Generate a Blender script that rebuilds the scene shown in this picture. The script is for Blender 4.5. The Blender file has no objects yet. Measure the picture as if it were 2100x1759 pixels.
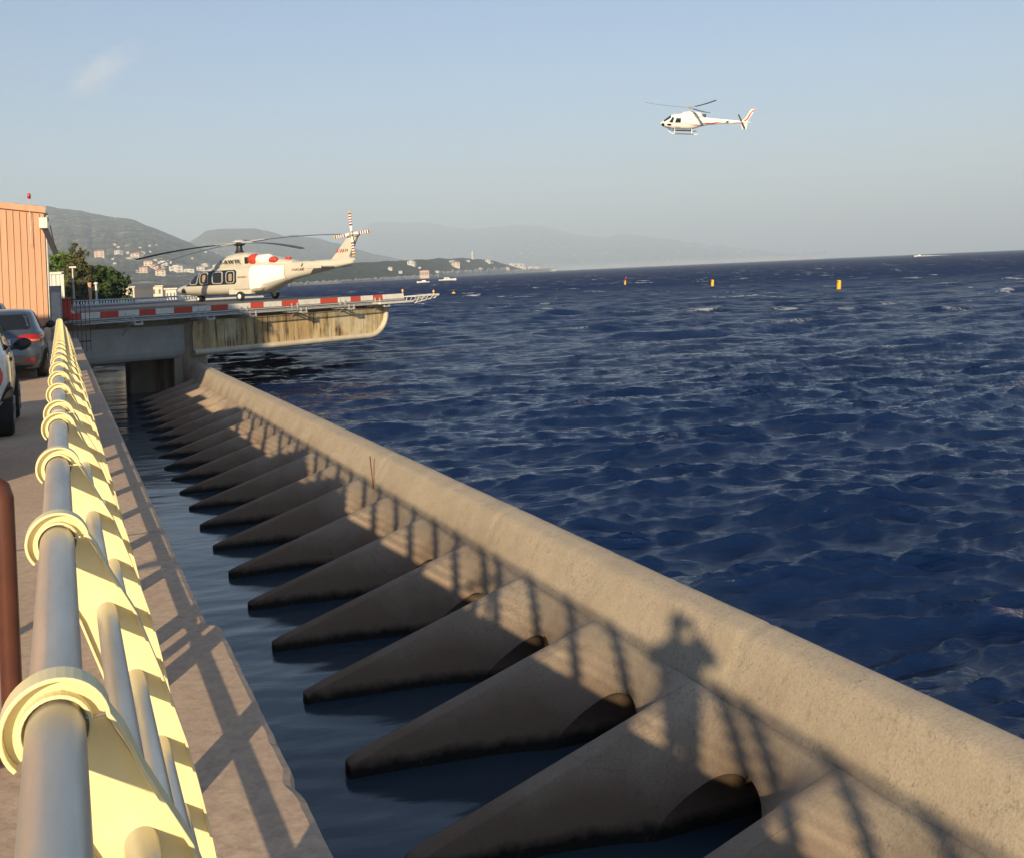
import bpy, bmesh, math, random
import numpy as np
from mathutils import Vector, Matrix, noise as mnoise
random.seed(7); RNG = np.random.RandomState(11)
R_ = math.radians
scene = bpy.context.scene
COL = scene.collection

# ------------------------------------------------------------ frame of reference
# world: +Y runs along the promenade railing, +X towards the sea, camera over the top rail
TH = R_(22.9)                 # heading of the view, turned from +Y towards +X
EYE = 1.6                     # eye height above the promenade
F_PX = 2200.0                 # focal length in pixels of a 2100 px wide frame
ROLL = math.atan(.045)
WATER = -3.1
SLOPE = -.005                 # the quay falls half a metre in a hundred
def cw(X, d, z=0.0):
    """offset to the right of the view axis, distance along it -> world"""
    return Vector((X*math.cos(TH)+d*math.sin(TH), -X*math.sin(TH)+d*math.cos(TH), z))
def uv(x, y):
    a, b = x-1050, y-558; c, s = math.cos(ROLL), math.sin(ROLL)
    return a*c-b*s, a*s+b*c
def at(x, y, d):
    u, v = uv(x, y); return cw(u/F_PX*d, d, EYE-v/F_PX*d)

# ------------------------------------------------------------ camera, world, sun, exposure
cam = bpy.data.cameras.new('camera'); camo = bpy.data.objects.new('camera', cam); COL.objects.link(camo)
cam.sensor_width = 36; cam.lens = 36*F_PX/2100; cam.clip_start = .05; cam.clip_end = 90000
cam.shift_y = -(879.5-558)/2100
fw = Vector((math.sin(TH), math.cos(TH), 0)); rt = Vector((math.cos(TH), -math.sin(TH), 0)); up = Vector((0, 0, 1))
r2 = rt*math.cos(ROLL)-up*math.sin(ROLL); u2 = up*math.cos(ROLL)+rt*math.sin(ROLL)
camo.matrix_world = Matrix(((r2.x, u2.x, -fw.x, 0), (r2.y, u2.y, -fw.y, 0), (r2.z, u2.z, -fw.z, EYE), (0, 0, 0, 1)))
scene.camera = camo
SUN_EL, SUN_AZ = R_(17.8), R_(31)      # shadows fall towards +Y turned 32 degrees to +X
w = bpy.data.worlds.new('World'); scene.world = w; w.use_nodes = True
nt = w.node_tree; bgn = nt.nodes['Background']
sky = nt.nodes.new('ShaderNodeTexSky'); sky.sky_type = 'NISHITA'; sky.sun_disc = False
sky.sun_elevation = SUN_EL; sky.sun_rotation = math.pi+SUN_AZ
sky.air_density = 1.0; sky.dust_density = .6; sky.ozone_density = 3.2; sky.altitude = 0
tint = nt.nodes.new('ShaderNodeVectorMath'); tint.operation = 'MULTIPLY'; tint.inputs[1].default_value = (.82, .99, 1.15)
nt.links.new(sky.outputs[0], tint.inputs[0]); nt.links.new(tint.outputs[0], bgn.inputs[0]); bgn.inputs[1].default_value = .055
sl = bpy.data.lights.new('sun', 'SUN'); so = bpy.data.objects.new('sun', sl); COL.objects.link(so)
sl.energy = 5.0; sl.angle = R_(.74); sl.color = (1, .79, .51)
so.rotation_euler = Vector((math.sin(SUN_AZ)*math.cos(SUN_EL), math.cos(SUN_AZ)*math.cos(SUN_EL), -math.sin(SUN_EL))).to_track_quat('-Z', 'Y').to_euler()
vs = scene.view_settings; vs.view_transform = 'Standard'; vs.look = 'None'; vs.exposure = 1.12; vs.gamma = 1
scene.cycles.volume_bounces = 1
scene.cycles.volume_max_steps = 64

# ------------------------------------------------------------ materials
def mat(name, col, rough=.6, metal=0, spec=.5):
    m = bpy.data.materials.new(name); m.use_nodes = True
    b = m.node_tree.nodes['Principled BSDF']
    b.inputs['Base Color'].default_value = (*col, 1); b.inputs['Roughness'].default_value = rough
    b.inputs['Metallic'].default_value = metal; b.inputs['Specular IOR Level'].default_value = spec
    return m
def N(m, t, **k):
    n = m.node_tree.nodes.new(t)
    for a, v in k.items():
        if a.startswith('_'): n.inputs[int(a[1:])].default_value = v
        else: setattr(n, a, v)
    return n
def L(m, a, b): m.node_tree.links.new(a, b)
def B(m): return m.node_tree.nodes['Principled BSDF']
def noise(m, scale, detail=6, rough=.6, vec=None, co='Object', stretch=None, dist=0, crest=0):
    n = N(m, 'ShaderNodeTexNoise'); n.inputs['Scale'].default_value = scale
    n.inputs['Detail'].default_value = detail; n.inputs['Roughness'].default_value = rough; n.inputs['Distortion'].default_value = dist
    if vec is None:
        g = N(m, 'ShaderNodeNewGeometry') if co == 'World' else N(m, 'ShaderNodeTexCoord')
        vec = g.outputs['Position'] if co == 'World' else g.outputs['Object']
    if crest:
        mp = N(m, 'ShaderNodeMapping'); mp.vector_type = 'TEXTURE'; mp.inputs['Rotation'].default_value = (0, 0, -TH+.15); mp.inputs['Scale'].default_value = (crest, 1, 1); L(m, vec, mp.inputs[0]); vec = mp.outputs[0]
    if stretch:
        mp = N(m, 'ShaderNodeMapping'); mp.inputs['Scale'].default_value = stretch; L(m, vec, mp.inputs[0]); vec = mp.outputs[0]
    L(m, vec, n.inputs['Vector']); return n.outputs['Fac']
def ramp(m, fac, a, b, ca=(0, 0, 0), cb=(1, 1, 1)):
    r = N(m, 'ShaderNodeValToRGB'); L(m, fac, r.inputs[0]); e = r.color_ramp.elements
    e[0].position = a; e[1].position = b; e[0].color = (*ca, 1); e[1].color = (*cb, 1); return r.outputs[0]
def mix(m, fac, a, b):
    x = N(m, 'ShaderNodeMix', data_type='RGBA')
    for s, v in ((0, fac), (6, a), (7, b)):
        if isinstance(v, (tuple, float, int)): x.inputs[s].default_value = v if s == 0 else (*v, 1)
        else: L(m, v, x.inputs[s])
    return x.outputs[2]
def bump(m, h, strength=.3, dist=.01, prev=None):
    b = N(m, 'ShaderNodeBump'); b.inputs['Strength'].default_value = strength; b.inputs['Distance'].default_value = dist
    L(m, h, b.inputs['Height'])
    if prev is not None: L(m, prev, b.inputs['Normal'])
    L(m, b.outputs[0], B(m).inputs['Normal']); return b.outputs[0]
def speckled(name, c1, c2, scale=8, rough=.8, bs=.3, bd=.01, metal=0, co='Object', spec=.3, lo=.35, hi=.65, stretch=None):
    m = mat(name, c1, rough, metal, spec)
    n = noise(m, scale, 8, .65, co=co, stretch=stretch); L(m, ramp(m, n, lo, hi, c1, c2), B(m).inputs['Base Color'])
    if bs: bump(m, n, bs, bd)
    return m
def sepz(m):
    g = N(m, 'ShaderNodeNewGeometry'); s = N(m, 'ShaderNodeSeparateXYZ'); L(m, g.outputs['Position'], s.inputs[0]); return s.outputs[2]
def maprange(m, v, a, b, c=0., d=1.):
    r = N(m, 'ShaderNodeMapRange'); L(m, v, r.inputs[0])
    for i, q in enumerate((a, b, c, d)): r.inputs[i+1].default_value = q
    return r.outputs[0]
def math_(m, op, a, b=None, clamp=False):
    n = N(m, 'ShaderNodeMath', operation=op, use_clamp=clamp)
    for i, v in enumerate((a, b)):
        if v is None: continue
        if isinstance(v, (float, int)): n.inputs[i].default_value = v
        else: L(m, v, n.inputs[i])
    return n.outputs[0]

M = {}
# promenade concrete: reddish tan, blotchy, scratched
m = M['quay'] = mat('promenade_concrete', (.4, .3, .24), .85, 0, .25)
n1 = noise(m, .9, 6, .6, co='World'); n2 = noise(m, 22, 8, .7, co='World'); n3 = noise(m, 2.3, 10, .7, co='World', stretch=(1, .25, 1))
c = mix(m, ramp(m, n1, .35, .7), (.50, .37, .27), (.60, .46, .335)); c = mix(m, ramp(m, n2, .38, .7), c, (.38, .28, .21))
c = mix(m, ramp(m, n3, .60, .68), c, (.48, .27, .19)); L(m, c, B(m).inputs['Base Color'])
bump(m, n2, .35, .012, bump(m, n1, .2, .03))
# breakwater concrete: grey tan, weathered top, pitted, brown and black towards the water, the brown deepened to tint the shade
m = M['breakwater'] = mat('sea_concrete', (.4, .35, .27), .9, 0, .2)
z = sepz(m); big = noise(m, 1.1, 6, .6, co='World'); fine = noise(m, 45, 6, .7, co='World')
streak = noise(m, 3.5, 8, .7, co='World', stretch=(3, 3, .35)); pit = noise(m, 30, 5, .8, co='World', stretch=(1, 1, .6)); pmask = noise(m, 1.3, 4, .6, co='World')
c = mix(m, ramp(m, big, .35, .68), (.42, .35, .26), (.50, .425, .32)); c = mix(m, ramp(m, fine, .42, .75), c, (.33, .275, .21))
c = mix(m, math_(m, 'MULTIPLY', ramp(m, streak, .56, .72), .55), c, (.24, .20, .155))
zz = math_(m, 'ADD', z, math_(m, 'MULTIPLY', big, .9)); lowf = maprange(m, zz, -1.5, -2.35)
c = mix(m, math_(m, 'MULTIPLY', lowf, .85), c, (.19, .115, .075))
mid = noise(m, 5, 5, .7, co='World'); zw = math_(m, 'ADD', z, math_(m, 'MULTIPLY', mid, .16)); c = mix(m, maprange(m, zw, -2.86, -2.96), c, (.022, .02, .016))
crk = noise(m, .85, 9, .62, co='World'); cr = math_(m, 'MULTIPLY', math_(m, 'LESS_THAN', math_(m, 'ABSOLUTE', math_(m, 'SUBTRACT', crk, .5)), .0035), ramp(m, pit2 if 0 else big, .48, .56)); c = mix(m, math_(m, 'MULTIPLY', cr, .35), c, (.10, .08, .06))
pm = math_(m, 'MULTIPLY', ramp(m, pit, .57, .63), ramp(m, pmask, .48, .58)); c = mix(m, math_(m, 'MULTIPLY', pm, .55), c, (.13, .105, .08))
L(m, c, B(m).inputs['Base Color'])
bump(m, pm, -.5, .012, bump(m, fine, .35, .012, bump(m, big, .3, .08)))
# yellow paint and galvanised tube
m = M['yellow'] = mat('yellow_paint', (.80, .68, .30), .42, 0, .5)
n1 = noise(m, 35, 5, .6); n2 = noise(m, 6, 6, .7); n4 = noise(m, 16, 9, .75)
c = mix(m, ramp(m, n2, .3, .75), (.82, .73, .42), (.76, .66, .36)); c = mix(m, ramp(m, n4, .655, .70), c, (.34, .19, .08)); L(m, c, B(m).inputs['Base Color'])
bump(m, n1, .12, .004)
m = M['tube'] = mat('galvanised_tube', (.56, .55, .52), .38, .62, .5)
n1 = noise(m, 9, 6, .65, stretch=(1, .2, 1)); n2 = noise(m, 120, 3, .6)
L(m, mix(m, ramp(m, n1, .3, .7), (.62, .58, .50), (.46, .44, .39)), B(m).inputs['Base Color']); L(m, maprange(m, n1, .3, .7, .30, .48), B(m).inputs['Roughness']); bump(m, n2, .08, .002)
M['brown'] = speckled('brown_paint', (.10, .032, .02), (.075, .026, .017), 12, .35, .1, .003, spec=.5)
M['peach'] = speckled('peach_cladding', (.66, .37, .23), (.52, .30, .19), .9, .6, 0, lo=.4, hi=.75, stretch=(2.5, 2.5, .22))
M['peach_trim'] = mat('peach_trim', (.62, .36, .22), .6)
M['white'] = speckled('white_paint', (.78, .77, .72), (.70, .68, .62), 3, .4, 0)
M['heli'] = speckled('cream_white_gloss', (.60, .57, .48), (.55, .52, .43), 2, .3, 0, spec=.5)
M['heliw'] = mat('bright_white_cover', (.82, .82, .80), .6)
M['red'] = speckled('red_paint', (.62, .05, .03), (.5, .06, .04), 6, .5, 0)
M['redpanel'] = speckled('red_board', (.56, .06, .035), (.48, .08, .05), 5, .5, 0)
M['whitepanel'] = speckled('white_board', (.74, .72, .66), (.6, .57, .5), 5, .55, 0)
M['black'] = mat('black_rubber', (.015, .015, .016), .6); M['dark'] = mat('dark_plastic', (.02, .021, .024), .4)
M['glass'] = mat('dark_glass', (.012, .014, .018), .06, 0, .6)
M['interior'] = mat('seat_leather', (.35, .25, .15), .7)
M['grey'] = speckled('grey_metal', (.33, .33, .33), (.25, .25, .25), 4, .5, 0, metal=.4)
M['lgrey'] = speckled('light_grey_metal', (.55, .54, .5), (.42, .41, .38), 4, .5, 0, metal=.3)
M['blade'] = mat('rotor_blade_grey', (.05, .05, .055), .45); M['bladew'] = mat('rotor_blade_pale', (.55, .55, .52), .45)
M['gold'] = mat('amber_tip', (.65, .42, .1), .5)
M['maroon'] = mat('maroon_stripe', (.20, .02, .02), .5)
M['lettering'] = mat('dark_lettering', (.05, .045, .045), .5); M['redletter'] = mat('red_lettering', (.45, .05, .05), .5)
M['car_grey'] = mat('metallic_grey_paint', (.10, .125, .15), .3, .6, .5); B(M['car_grey']).inputs['Coat Weight'].default_value = .6
M['car_white'] = mat('white_car_paint', (.60, .63, .66), .25, .0, .5); B(M['car_white']).inputs['Coat Weight'].default_value = .6
M['car_dark'] = mat('dark_car_paint', (.03, .032, .04), .25, .3, .5)
M['tail'] = mat('red_lamp_glass', (.45, .012, .01), .12, 0, .7); M['orange'] = mat('amber_lamp_glass', (.7, .25, .12), .15)
M['plate'] = mat('plate_white', (.7, .7, .68), .4); M['blue'] = mat('plate_blue', (.03, .09, .38), .4)
M['chrome'] = mat('chrome', (.75, .75, .76), .15, 1)
M['buoy'] = speckled('buoy_yellow', (.86, .53, .015), (.72, .42, .02), 5, .45, 0)
M['tyre'] = speckled('tyre', (.02, .02, .021), (.03, .03, .03), 20, .8, .2, .01)
M['deck'] = speckled('helideck_asphalt', (.10, .10, .105), (.14, .135, .13), 2, .85, .2, .02)
m = M['stained'] = mat('stained_concrete', (.5, .4, .2), .85, 0, .2)
st = noise(m, 1.6, 10, .75, stretch=(1.6, 1.6, .16)); st2 = noise(m, 4.0, 8, .7, stretch=(1.5, 1.5, .12)); bg = noise(m, .5, 5, .6)
c = mix(m, ramp(m, st, .38, .62), (.56, .44, .24), (.32, .20, .08)); c = mix(m, ramp(m, st2, .52, .60), c, (.10, .065, .04)); c = mix(m, ramp(m, bg, .5, .7), c, (.62, .55, .38))
L(m, c, B(m).inputs['Base Color']); bump(m, st2, .3, .02)
m = M['pier'] = mat('pier_concrete', (.3, .26, .2), .85, 0, .2)
st = noise(m, .9, 10, .75, stretch=(2, 2, .14)); bg = noise(m, .6, 5, .6)
c = mix(m, ramp(m, bg, .4, .6), (.26, .22, .165), (.34, .29, .21)); c = mix(m, ramp(m, st, .5, .66), c, (.16, .085, .045)); L(m, c, B(m).inputs['Base Color']); bump(m, bg, .2, .03)
M['beam_grey'] = speckled('grey_beam_concrete', (.36, .35, .33), (.30, .29, .27), 1.2, .8, .2, .02)
M['rust'] = speckled('rusty_steel', (.25, .07, .03), (.13, .04, .02), 30, .8, .2, .003)
M['trunk'] = speckled('bark', (.10, .07, .05), (.06, .045, .035), 12, .9, .4, .02)
M['skin'] = mat('skin', (.5, .3, .2), .5); M['cloth'] = speckled('navy_shirt', (.05, .07, .12), (.06, .085, .14), 30, .9, .2, .003)
M['trouser'] = speckled('grey_trousers', (.12, .11, .10), (.10, .09, .08), 30, .9, .2, .003); M['hair'] = mat('brown_hair', (.05, .03, .02), .6)
M['window_dark'] = mat('distant_window', (.10, .10, .11), .3)
M['tile'] = speckled('terracotta_roof', (.42, .18, .10), (.34, .14, .08), .5, .8, 0)
M['wall_white'] = speckled('villa_white', (.62, .60, .56), (.52, .50, .46), .2, .8, 0); M['wall_pink'] = speckled('villa_pink', (.62, .45, .36), (.55, .40, .33), .2, .8, 0); M['wall_cream'] = speckled('villa_cream', (.66, .58, .45), (.6, .52, .4), .2, .8, 0)
def leafmat(name, a, b, s=.9):
    m = mat(name, a, .7, 0, .2); n = noise(m, s, 4, .6, co='World'); n2 = noise(m, 6, 2, .5, co='World')
    c = mix(m, ramp(m, n, .35, .65), a, b); c = mix(m, math_(m, 'MULTIPLY', n2, .4), c, (a[0]*.5, a[1]*.5, a[2]*.5)); L(m, c, B(m).inputs['Base Color'])
    return m
M['leaf_green'] = leafmat('pine_needles', (.08, .15, .025), (.17, .25, .045)); M['leaf_dark'] = leafmat('dark_needles', (.04, .075, .022), (.09, .14, .035)); M['leaf_brown'] = leafmat('brown_needles', (.09, .095, .04), (.16, .15, .065))

# ------------------------------------------------------------ mesh helpers
class MB:
    def __init__(s): s.v = []; s.f = []; s.mi = []; s.cur = 0
    def add(s, v, f, mi=None):
        o = len(s.v); s.v += [tuple(p) for p in v]; s.f += [tuple(i+o for i in q) for q in f]; s.mi += [s.cur if mi is None else mi]*len(f); return s
    def box(s, a, b, mi=None):
        x0, y0, z0 = a; x1, y1, z1 = b
        return s.add([(x0,y0,z0),(x1,y0,z0),(x1,y1,z0),(x0,y1,z0),(x0,y0,z1),(x1,y0,z1),(x1,y1,z1),(x0,y1,z1)],
            [(0,3,2,1),(4,5,6,7),(0,1,5,4),(1,2,6,5),(2,3,7,6),(3,0,4,7)], mi)
    def prism(s, base, h0, h1, mi=None):      # base: xy polygon
        n = len(base); v = [(x,y,h0) for x,y in base]+[(x,y,h1) for x,y in base]
        return s.add(v, [tuple(range(n))[::-1], tuple(range(n,2*n))]+[(i,(i+1)%n,n+(i+1)%n,n+i) for i in range(n)], mi)
    def beam(s, p, q, w_, h_, up=(0,0,1), mi=None):
        p = Vector(p); q = Vector(q); d = (q-p).normalized(); u = Vector(up); r = d.cross(u).normalized(); u = r.cross(d).normalized()
        v = [c+r*(a*w_/2)+u*(b*h_/2) for c in (p,q) for a,b in ((-1,-1),(1,-1),(1,1),(-1,1))]
        return s.add(v, [(3,2,1,0),(4,5,6,7),(0,1,5,4),(1,2,6,5),(2,3,7,6),(3,0,4,7)], mi)
    def tube(s, pts, r, n=12, cap=True, mi=None):
        pts = [Vector(p) for p in pts]; rs = r if isinstance(r, (list, tuple)) else [r]*len(pts)
        v = []; prev = None
        for i, p in enumerate(pts):
            d = ((pts[min(i+1,len(pts)-1)]-pts[max(i-1,0)])).normalized()
            if prev is None: prev = d.orthogonal().normalized()
            a = (prev-d*prev.dot(d)).normalized(); prev = a; b = d.cross(a)
            v += [p+(a*math.cos(2*math.pi*k/n)+b*math.sin(2*math.pi*k/n))*rs[i] for k in range(n)]
        f = [(i*n+k, i*n+(k+1)%n, (i+1)*n+(k+1)%n, (i+1)*n+k) for i in range(len(pts)-1) for k in range(n)]
        if cap: f += [tuple(range(n))[::-1], tuple((len(pts)-1)*n+k for k in range(n))]
        return s.add(v, f, mi)
    def lathe(s, prof, c=(0,0,0), n=20, axis='z', mi=None):
        v = []
        for r, h in prof:
            for k in range(n):
                a = 2*math.pi*k/n; x, y, z_ = r*math.cos(a), r*math.sin(a), h
                if axis == 'x': x, y, z_ = h, x, y
                if axis == 'y': x, y, z_ = y, h, x
                v.append((c[0]+x, c[1]+y, c[2]+z_))
        m_ = len(prof)
        return s.add(v, [(i*n+k, i*n+(k+1)%n, (i+1)*n+(k+1)%n, (i+1)*n+k) for i in range(m_-1) for k in range(n)]+[tuple(range(n))[::-1], tuple((m_-1)*n+k for k in range(n))], mi)
    def grid(s, P, mi=None, wrap=False):      # P[i][j]
        a, b = len(P), len(P[0]); v = [p for r in P for p in r]
        return s.add(v, [(i*b+j, i*b+(j+1)%b, (i+1)*b+(j+1)%b, (i+1)*b+j) for i in range(a-1) for j in range(b if wrap else b-1)], mi)
    def build(s, name, mats, parent=None, smooth=False, bevel=0, auto=None, fix=True):
        me = bpy.data.meshes.new(name); me.from_pydata(s.v, [], s.f)
        for m_ in (mats if isinstance(mats, (list, tuple)) else [mats]): me.materials.append(m_)
        if any(s.mi): me.polygons.foreach_set('material_index', s.mi)
        if fix:
            bm = bmesh.new(); bm.from_mesh(me); bmesh.ops.recalc_face_normals(bm, faces=bm.faces); bm.to_mesh(me); bm.free()
        if smooth:
            me.polygons.foreach_set('use_smooth', [True]*len(me.polygons))
        me.update(); o = bpy.data.objects.new(name, me); COL.objects.link(o)
        if smooth and auto:
            try: me.set_sharp_from_angle(angle=R_(auto))
            except Exception: pass
        if bevel:
            b = o.modifiers.new('bevel', 'BEVEL'); b.width = bevel; b.segments = 2; b.limit_method = 'ANGLE'; b.angle_limit = R_(40)
        if parent is not None: o.parent = parent
        return o
def tag(o, label=None, cat=None, group=None, kind=None):
    for k, v in (('label', label), ('category', cat), ('group', group), ('kind', kind)):
        if v: o[k] = v
    return o
def thing(name, label, cat, loc=(0,0,0), rz=0, group=None):
    o = bpy.data.objects.new(name, None); COL.objects.link(o); o.location = loc; o.rotation_euler = (0,0,rz); o.empty_display_size = .2
    return tag(o, label, cat, group)
KIDS = {}
def copy_tree(o, parent=None):
    c = o.copy(); COL.objects.link(c)
    if parent is not None: c.parent = parent
    for ch in [x for x in COL.objects if x.parent == o]: copy_tree(ch, c)
    return c
def text(name, s, size, parent, mtx, m_, depth=.004):
    cu = bpy.data.curves.new(name, 'FONT'); cu.body = s; cu.size = size; cu.extrude = depth; cu.offset = size*.006; cu.space_character = 1.12; cu.align_x = 'CENTER'; cu.align_y = 'CENTER'
    t = bpy.data.objects.new(name, cu); COL.objects.link(t); bpy.context.view_layer.update()
    me = bpy.data.meshes.new_from_object(t); bpy.data.objects.remove(t); me.name = name
    me.transform(mtx); me.materials.clear(); me.materials.append(m_)
    o = bpy.data.objects.new(name, me); COL.objects.link(o)
    if parent is not None: o.parent = parent
    return o
def hsh(*a): return mnoise.noise(Vector([float(x) for x in a]+[0.]*(3-len(a))))
def smooth01(x): x = min(1, max(0, x)); return x*x*(3-2*x)
def interp(x, xs, ys): return float(np.interp(x, xs, ys))
# ============================================================ THE SETTING
# ------------------------------------------------------------ sea
def build_sea():
    az0, az1 = R_(22.9-41), R_(22.9+41)
    na = 640; az = np.linspace(az0, az1, na)
    rs = [2.0]
    while rs[-1] < 5200: rs.append(rs[-1]+max(.06, rs[-1]*.0036))
    r = np.array(rs); nr = len(r)
    A, Rr = np.meshgrid(az, r); X = Rr*np.sin(A); Y = Rr*np.cos(A)
    sp = np.maximum(.06, Rr*.0036)
    rng = np.random.RandomState(5)
    H = np.zeros_like(X); DX = np.zeros_like(X); DY = np.zeros_like(X)
    def band(size, n, l0, l1, slope, wind, spread, chop, rot):
        """one square of wind sea whose waves lie between two lengths; returns height and sideways shift"""
        k1 = np.fft.fftfreq(n, size/n)*2*np.pi; KX, KY = np.meshgrid(k1, k1); K = np.hypot(KX, KY); K[0, 0] = 1
        c = (KX*math.sin(wind-rot)+KY*math.cos(wind-rot))/K
        E = K**-4.0*(np.maximum(0, c)**spread+.006)*np.exp(-(2*np.pi/K/l1)**4)*(2*np.pi/K > l0); E[0, 0] = 0
        Z = np.sqrt(E)*(rng.normal(size=(n, n))+1j*rng.normal(size=(n, n)))
        h = np.fft.ifft2(Z).real; sx = np.fft.ifft2(1j*KX*Z).real; sy = np.fft.ifft2(1j*KY*Z).real
        g = slope/math.sqrt((sx**2+sy**2).mean()); dx = np.fft.ifft2(1j*KX/K*Z).real*chop; dy = np.fft.ifft2(1j*KY/K*Z).real*chop
        cr, sr = math.cos(rot), math.sin(rot); U, V_ = (X*cr-Y*sr)/size*n, (X*sr+Y*cr)/size*n
        iu, iv = np.floor(U).astype(int), np.floor(V_).astype(int); fu, fv = U-iu, V_-iv; i0, j0, i1, j1 = iu % n, iv % n, (iu+1) % n, (iv+1) % n
        def smp(T): return g*((T[j0, i0]*(1-fu)+T[j0, i1]*fu)*(1-fv)+(T[j1, i0]*(1-fu)+T[j1, i1]*fu)*fv)
        hh, a_, b_ = smp(h), smp(dx), smp(dy); return hh, a_*cr+b_*sr, -a_*sr+b_*cr
    wd = R_(22.9+168)
    gust = 1+.30*np.sin(X*.045+Y*.02+1)*np.sin(X*.013-Y*.05+2)+.22*np.sin(X*.11-Y*.07)
    HA = None
    for size, n, l0, l1, slope, spread, chop, rot in ((233., 1024, 3.2, 10.5, .115, 5, 1.1, .1), (71., 1024, 1.0, 3.2, .135, 8, 1.1, 0.2), (19., 768, .33, 1.0, .26, 9, 1.05, -.12), (7.3, 512, .14, .33, .19, 6, .6, .2)):
        hh, a_, b_ = band(size, n, l0, l1, slope, wd, spread, chop, rot); lam = math.sqrt(l0*l1); fade = np.clip((lam/sp-1.6)/2.2, 0, 1)
        if HA is None: HA = hh/hh.std()
        gg = gust if lam < 3 else 1
        H += hh*fade*gg; DX += a_*fade*gg; DY += b_*fade*gg
    patch = 1.0
    # quiet strip between the quay and the breakwater
    calm = np.clip((X-5.9)/3.0, 0, 1); calm = calm*calm*(3-2*calm)
    land = np.clip((Y-62)/20, 0, 1)*np.clip((12-X)/6, 0, 1); calm = np.maximum(calm, land)*.93+.05
    calm = np.where((X < 5.9) & (Y < 60), .055, calm)
    H *= calm*patch; DX *= calm; DY *= calm
    foam = np.clip((HA-1.75)*1.3, 0, 1)*np.clip((calm-.5)*2, 0, 1)
    V = np.stack([X+DX, Y+DY, H+WATER], -1).reshape(-1, 3)
    idx = np.arange(nr*na).reshape(nr, na)
    Q = np.stack([idx[:-1, :-1], idx[1:, :-1], idx[1:, 1:], idx[:-1, 1:]], -1).reshape(-1, 4)
    me = bpy.data.meshes.new('sea'); me.vertices.add(len(V)); me.vertices.foreach_set('co', V.ravel().astype(np.float32))
    me.loops.add(Q.size); me.loops.foreach_set('vertex_index', Q[:, ::-1].ravel().astype(np.int32))
    me.polygons.add(len(Q)); me.polygons.foreach_set('loop_start', np.arange(0, Q.size, 4, dtype=np.int32))
    me.polygons.foreach_set('use_smooth', [True]*len(Q)); me.update(calc_edges=True)
    at_ = me.attributes.new('foam', 'FLOAT', 'POINT'); at_.data.foreach_set('value', foam.ravel().astype(np.float32))
    a2 = me.attributes.new('calm', 'FLOAT', 'POINT'); a2.data.foreach_set('value', np.clip(calm, 0, 1).ravel().astype(np.float32))
    o = bpy.data.objects.new('sea', me); COL.objects.link(o); tag(o, kind='structure')
    m = mat('sea_water', (.004, .014, .045), .14, 0, .5); B(m).inputs['IOR'].default_value = 1.33
    m2 = mat('x', (1, 1, 1)); bpy.data.materials.remove(m2)
    fa = N(m, 'ShaderNodeAttribute', attribute_name='foam'); ca = N(m, 'ShaderNodeAttribute', attribute_name='calm')
    cd = N(m, 'ShaderNodeNewGeometry'); ln = N(m, 'ShaderNodeVectorMath', operation='LENGTH'); L(m, cd.outputs['Position'], ln.inputs[0]); dist = ln.outputs['Value']
    big = noise(m, .035, 5, .6, co='World')
    rip = noise(m, 3.6, 8, .68, co='World', crest=2.0, dist=.4); rip2 = noise(m, 1.5, 7, .62, co='World', crest=2.6, dist=.5); rip3 = noise(m, .33, 6, .6, co='World', crest=2.4, dist=.4)
    # foam on the steepest crests, torn up by noise
    fn = noise(m, 4.5, 8, .85, co='World'); f1 = math_(m, 'MULTIPLY', math_(m, 'MULTIPLY', fa.outputs['Fac'], maprange(m, dist, 22, 50)), math_(m, 'MULTIPLY', ramp(m, fn, .49, .60), ramp(m, noise(m, .16, 3, .5, co='World'), .46, .56)))
    far = noise(m, .12, 3, .6, co='World', stretch=(1., .6, 1)); far2 = noise(m, .5, 6, .8, co='World')
    f2 = math_(m, 'MULTIPLY', math_(m, 'MULTIPLY', ramp(m, far, .63, .67), ramp(m, far2, .50, .57)), maprange(m, dist, 60, 140))
    f = math_(m, 'ADD', f1, f2, True)
    col = mix(m, ramp(m, big, .35, .65), (.0021, .0115, .050), (.0034, .017, .068))
    col = mix(m, ca.outputs['Fac'], (.036, .055, .072), col)
    L(m, mix(m, f, col, (.62, .66, .68)), B(m).inputs['Base Color']); rr_ = maprange(m, dist, 30, 400, .07, .30); L(m, math_(m, 'ADD', rr_, math_(m, 'MULTIPLY', f, .5), True), B(m).inputs['Roughness']); L(m, maprange(m, dist, 20, 250, .38, .14), B(m).inputs['Specular IOR Level'])
    bs = N(m, 'ShaderNodeBump'); bs.inputs['Distance'].default_value = .045; L(m, rip, bs.inputs['Height']); L(m, math_(m, 'MULTIPLY', ca.outputs['Fac'], maprange(m, dist, 10, 90, 1.0, .6)), bs.inputs['Strength'])
    b2 = N(m, 'ShaderNodeBump'); b2.inputs['Distance'].default_value = .5; L(m, rip2, b2.inputs['Height']); L(m, math_(m, 'MULTIPLY', maprange(m, ca.outputs['Fac'], .05, .6, .10, 1), maprange(m, dist, 15, 110, .25, 1.0)), b2.inputs['Strength']); L(m, bs.outputs[0], b2.inputs['Normal'])
    b3 = N(m, 'ShaderNodeBump'); b3.inputs['Distance'].default_value = 2.2; L(m, rip3, b3.inputs['Height']); L(m, math_(m, 'MULTIPLY', maprange(m, ca.outputs['Fac'], .05, .6, .05, 1), maprange(m, dist, 90, 400, .05, 1.0)), b3.inputs['Strength']); L(m, b2.outputs[0], b3.inputs['Normal'])
    L(m, b3.outputs[0], B(m).inputs['Normal'])
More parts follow.
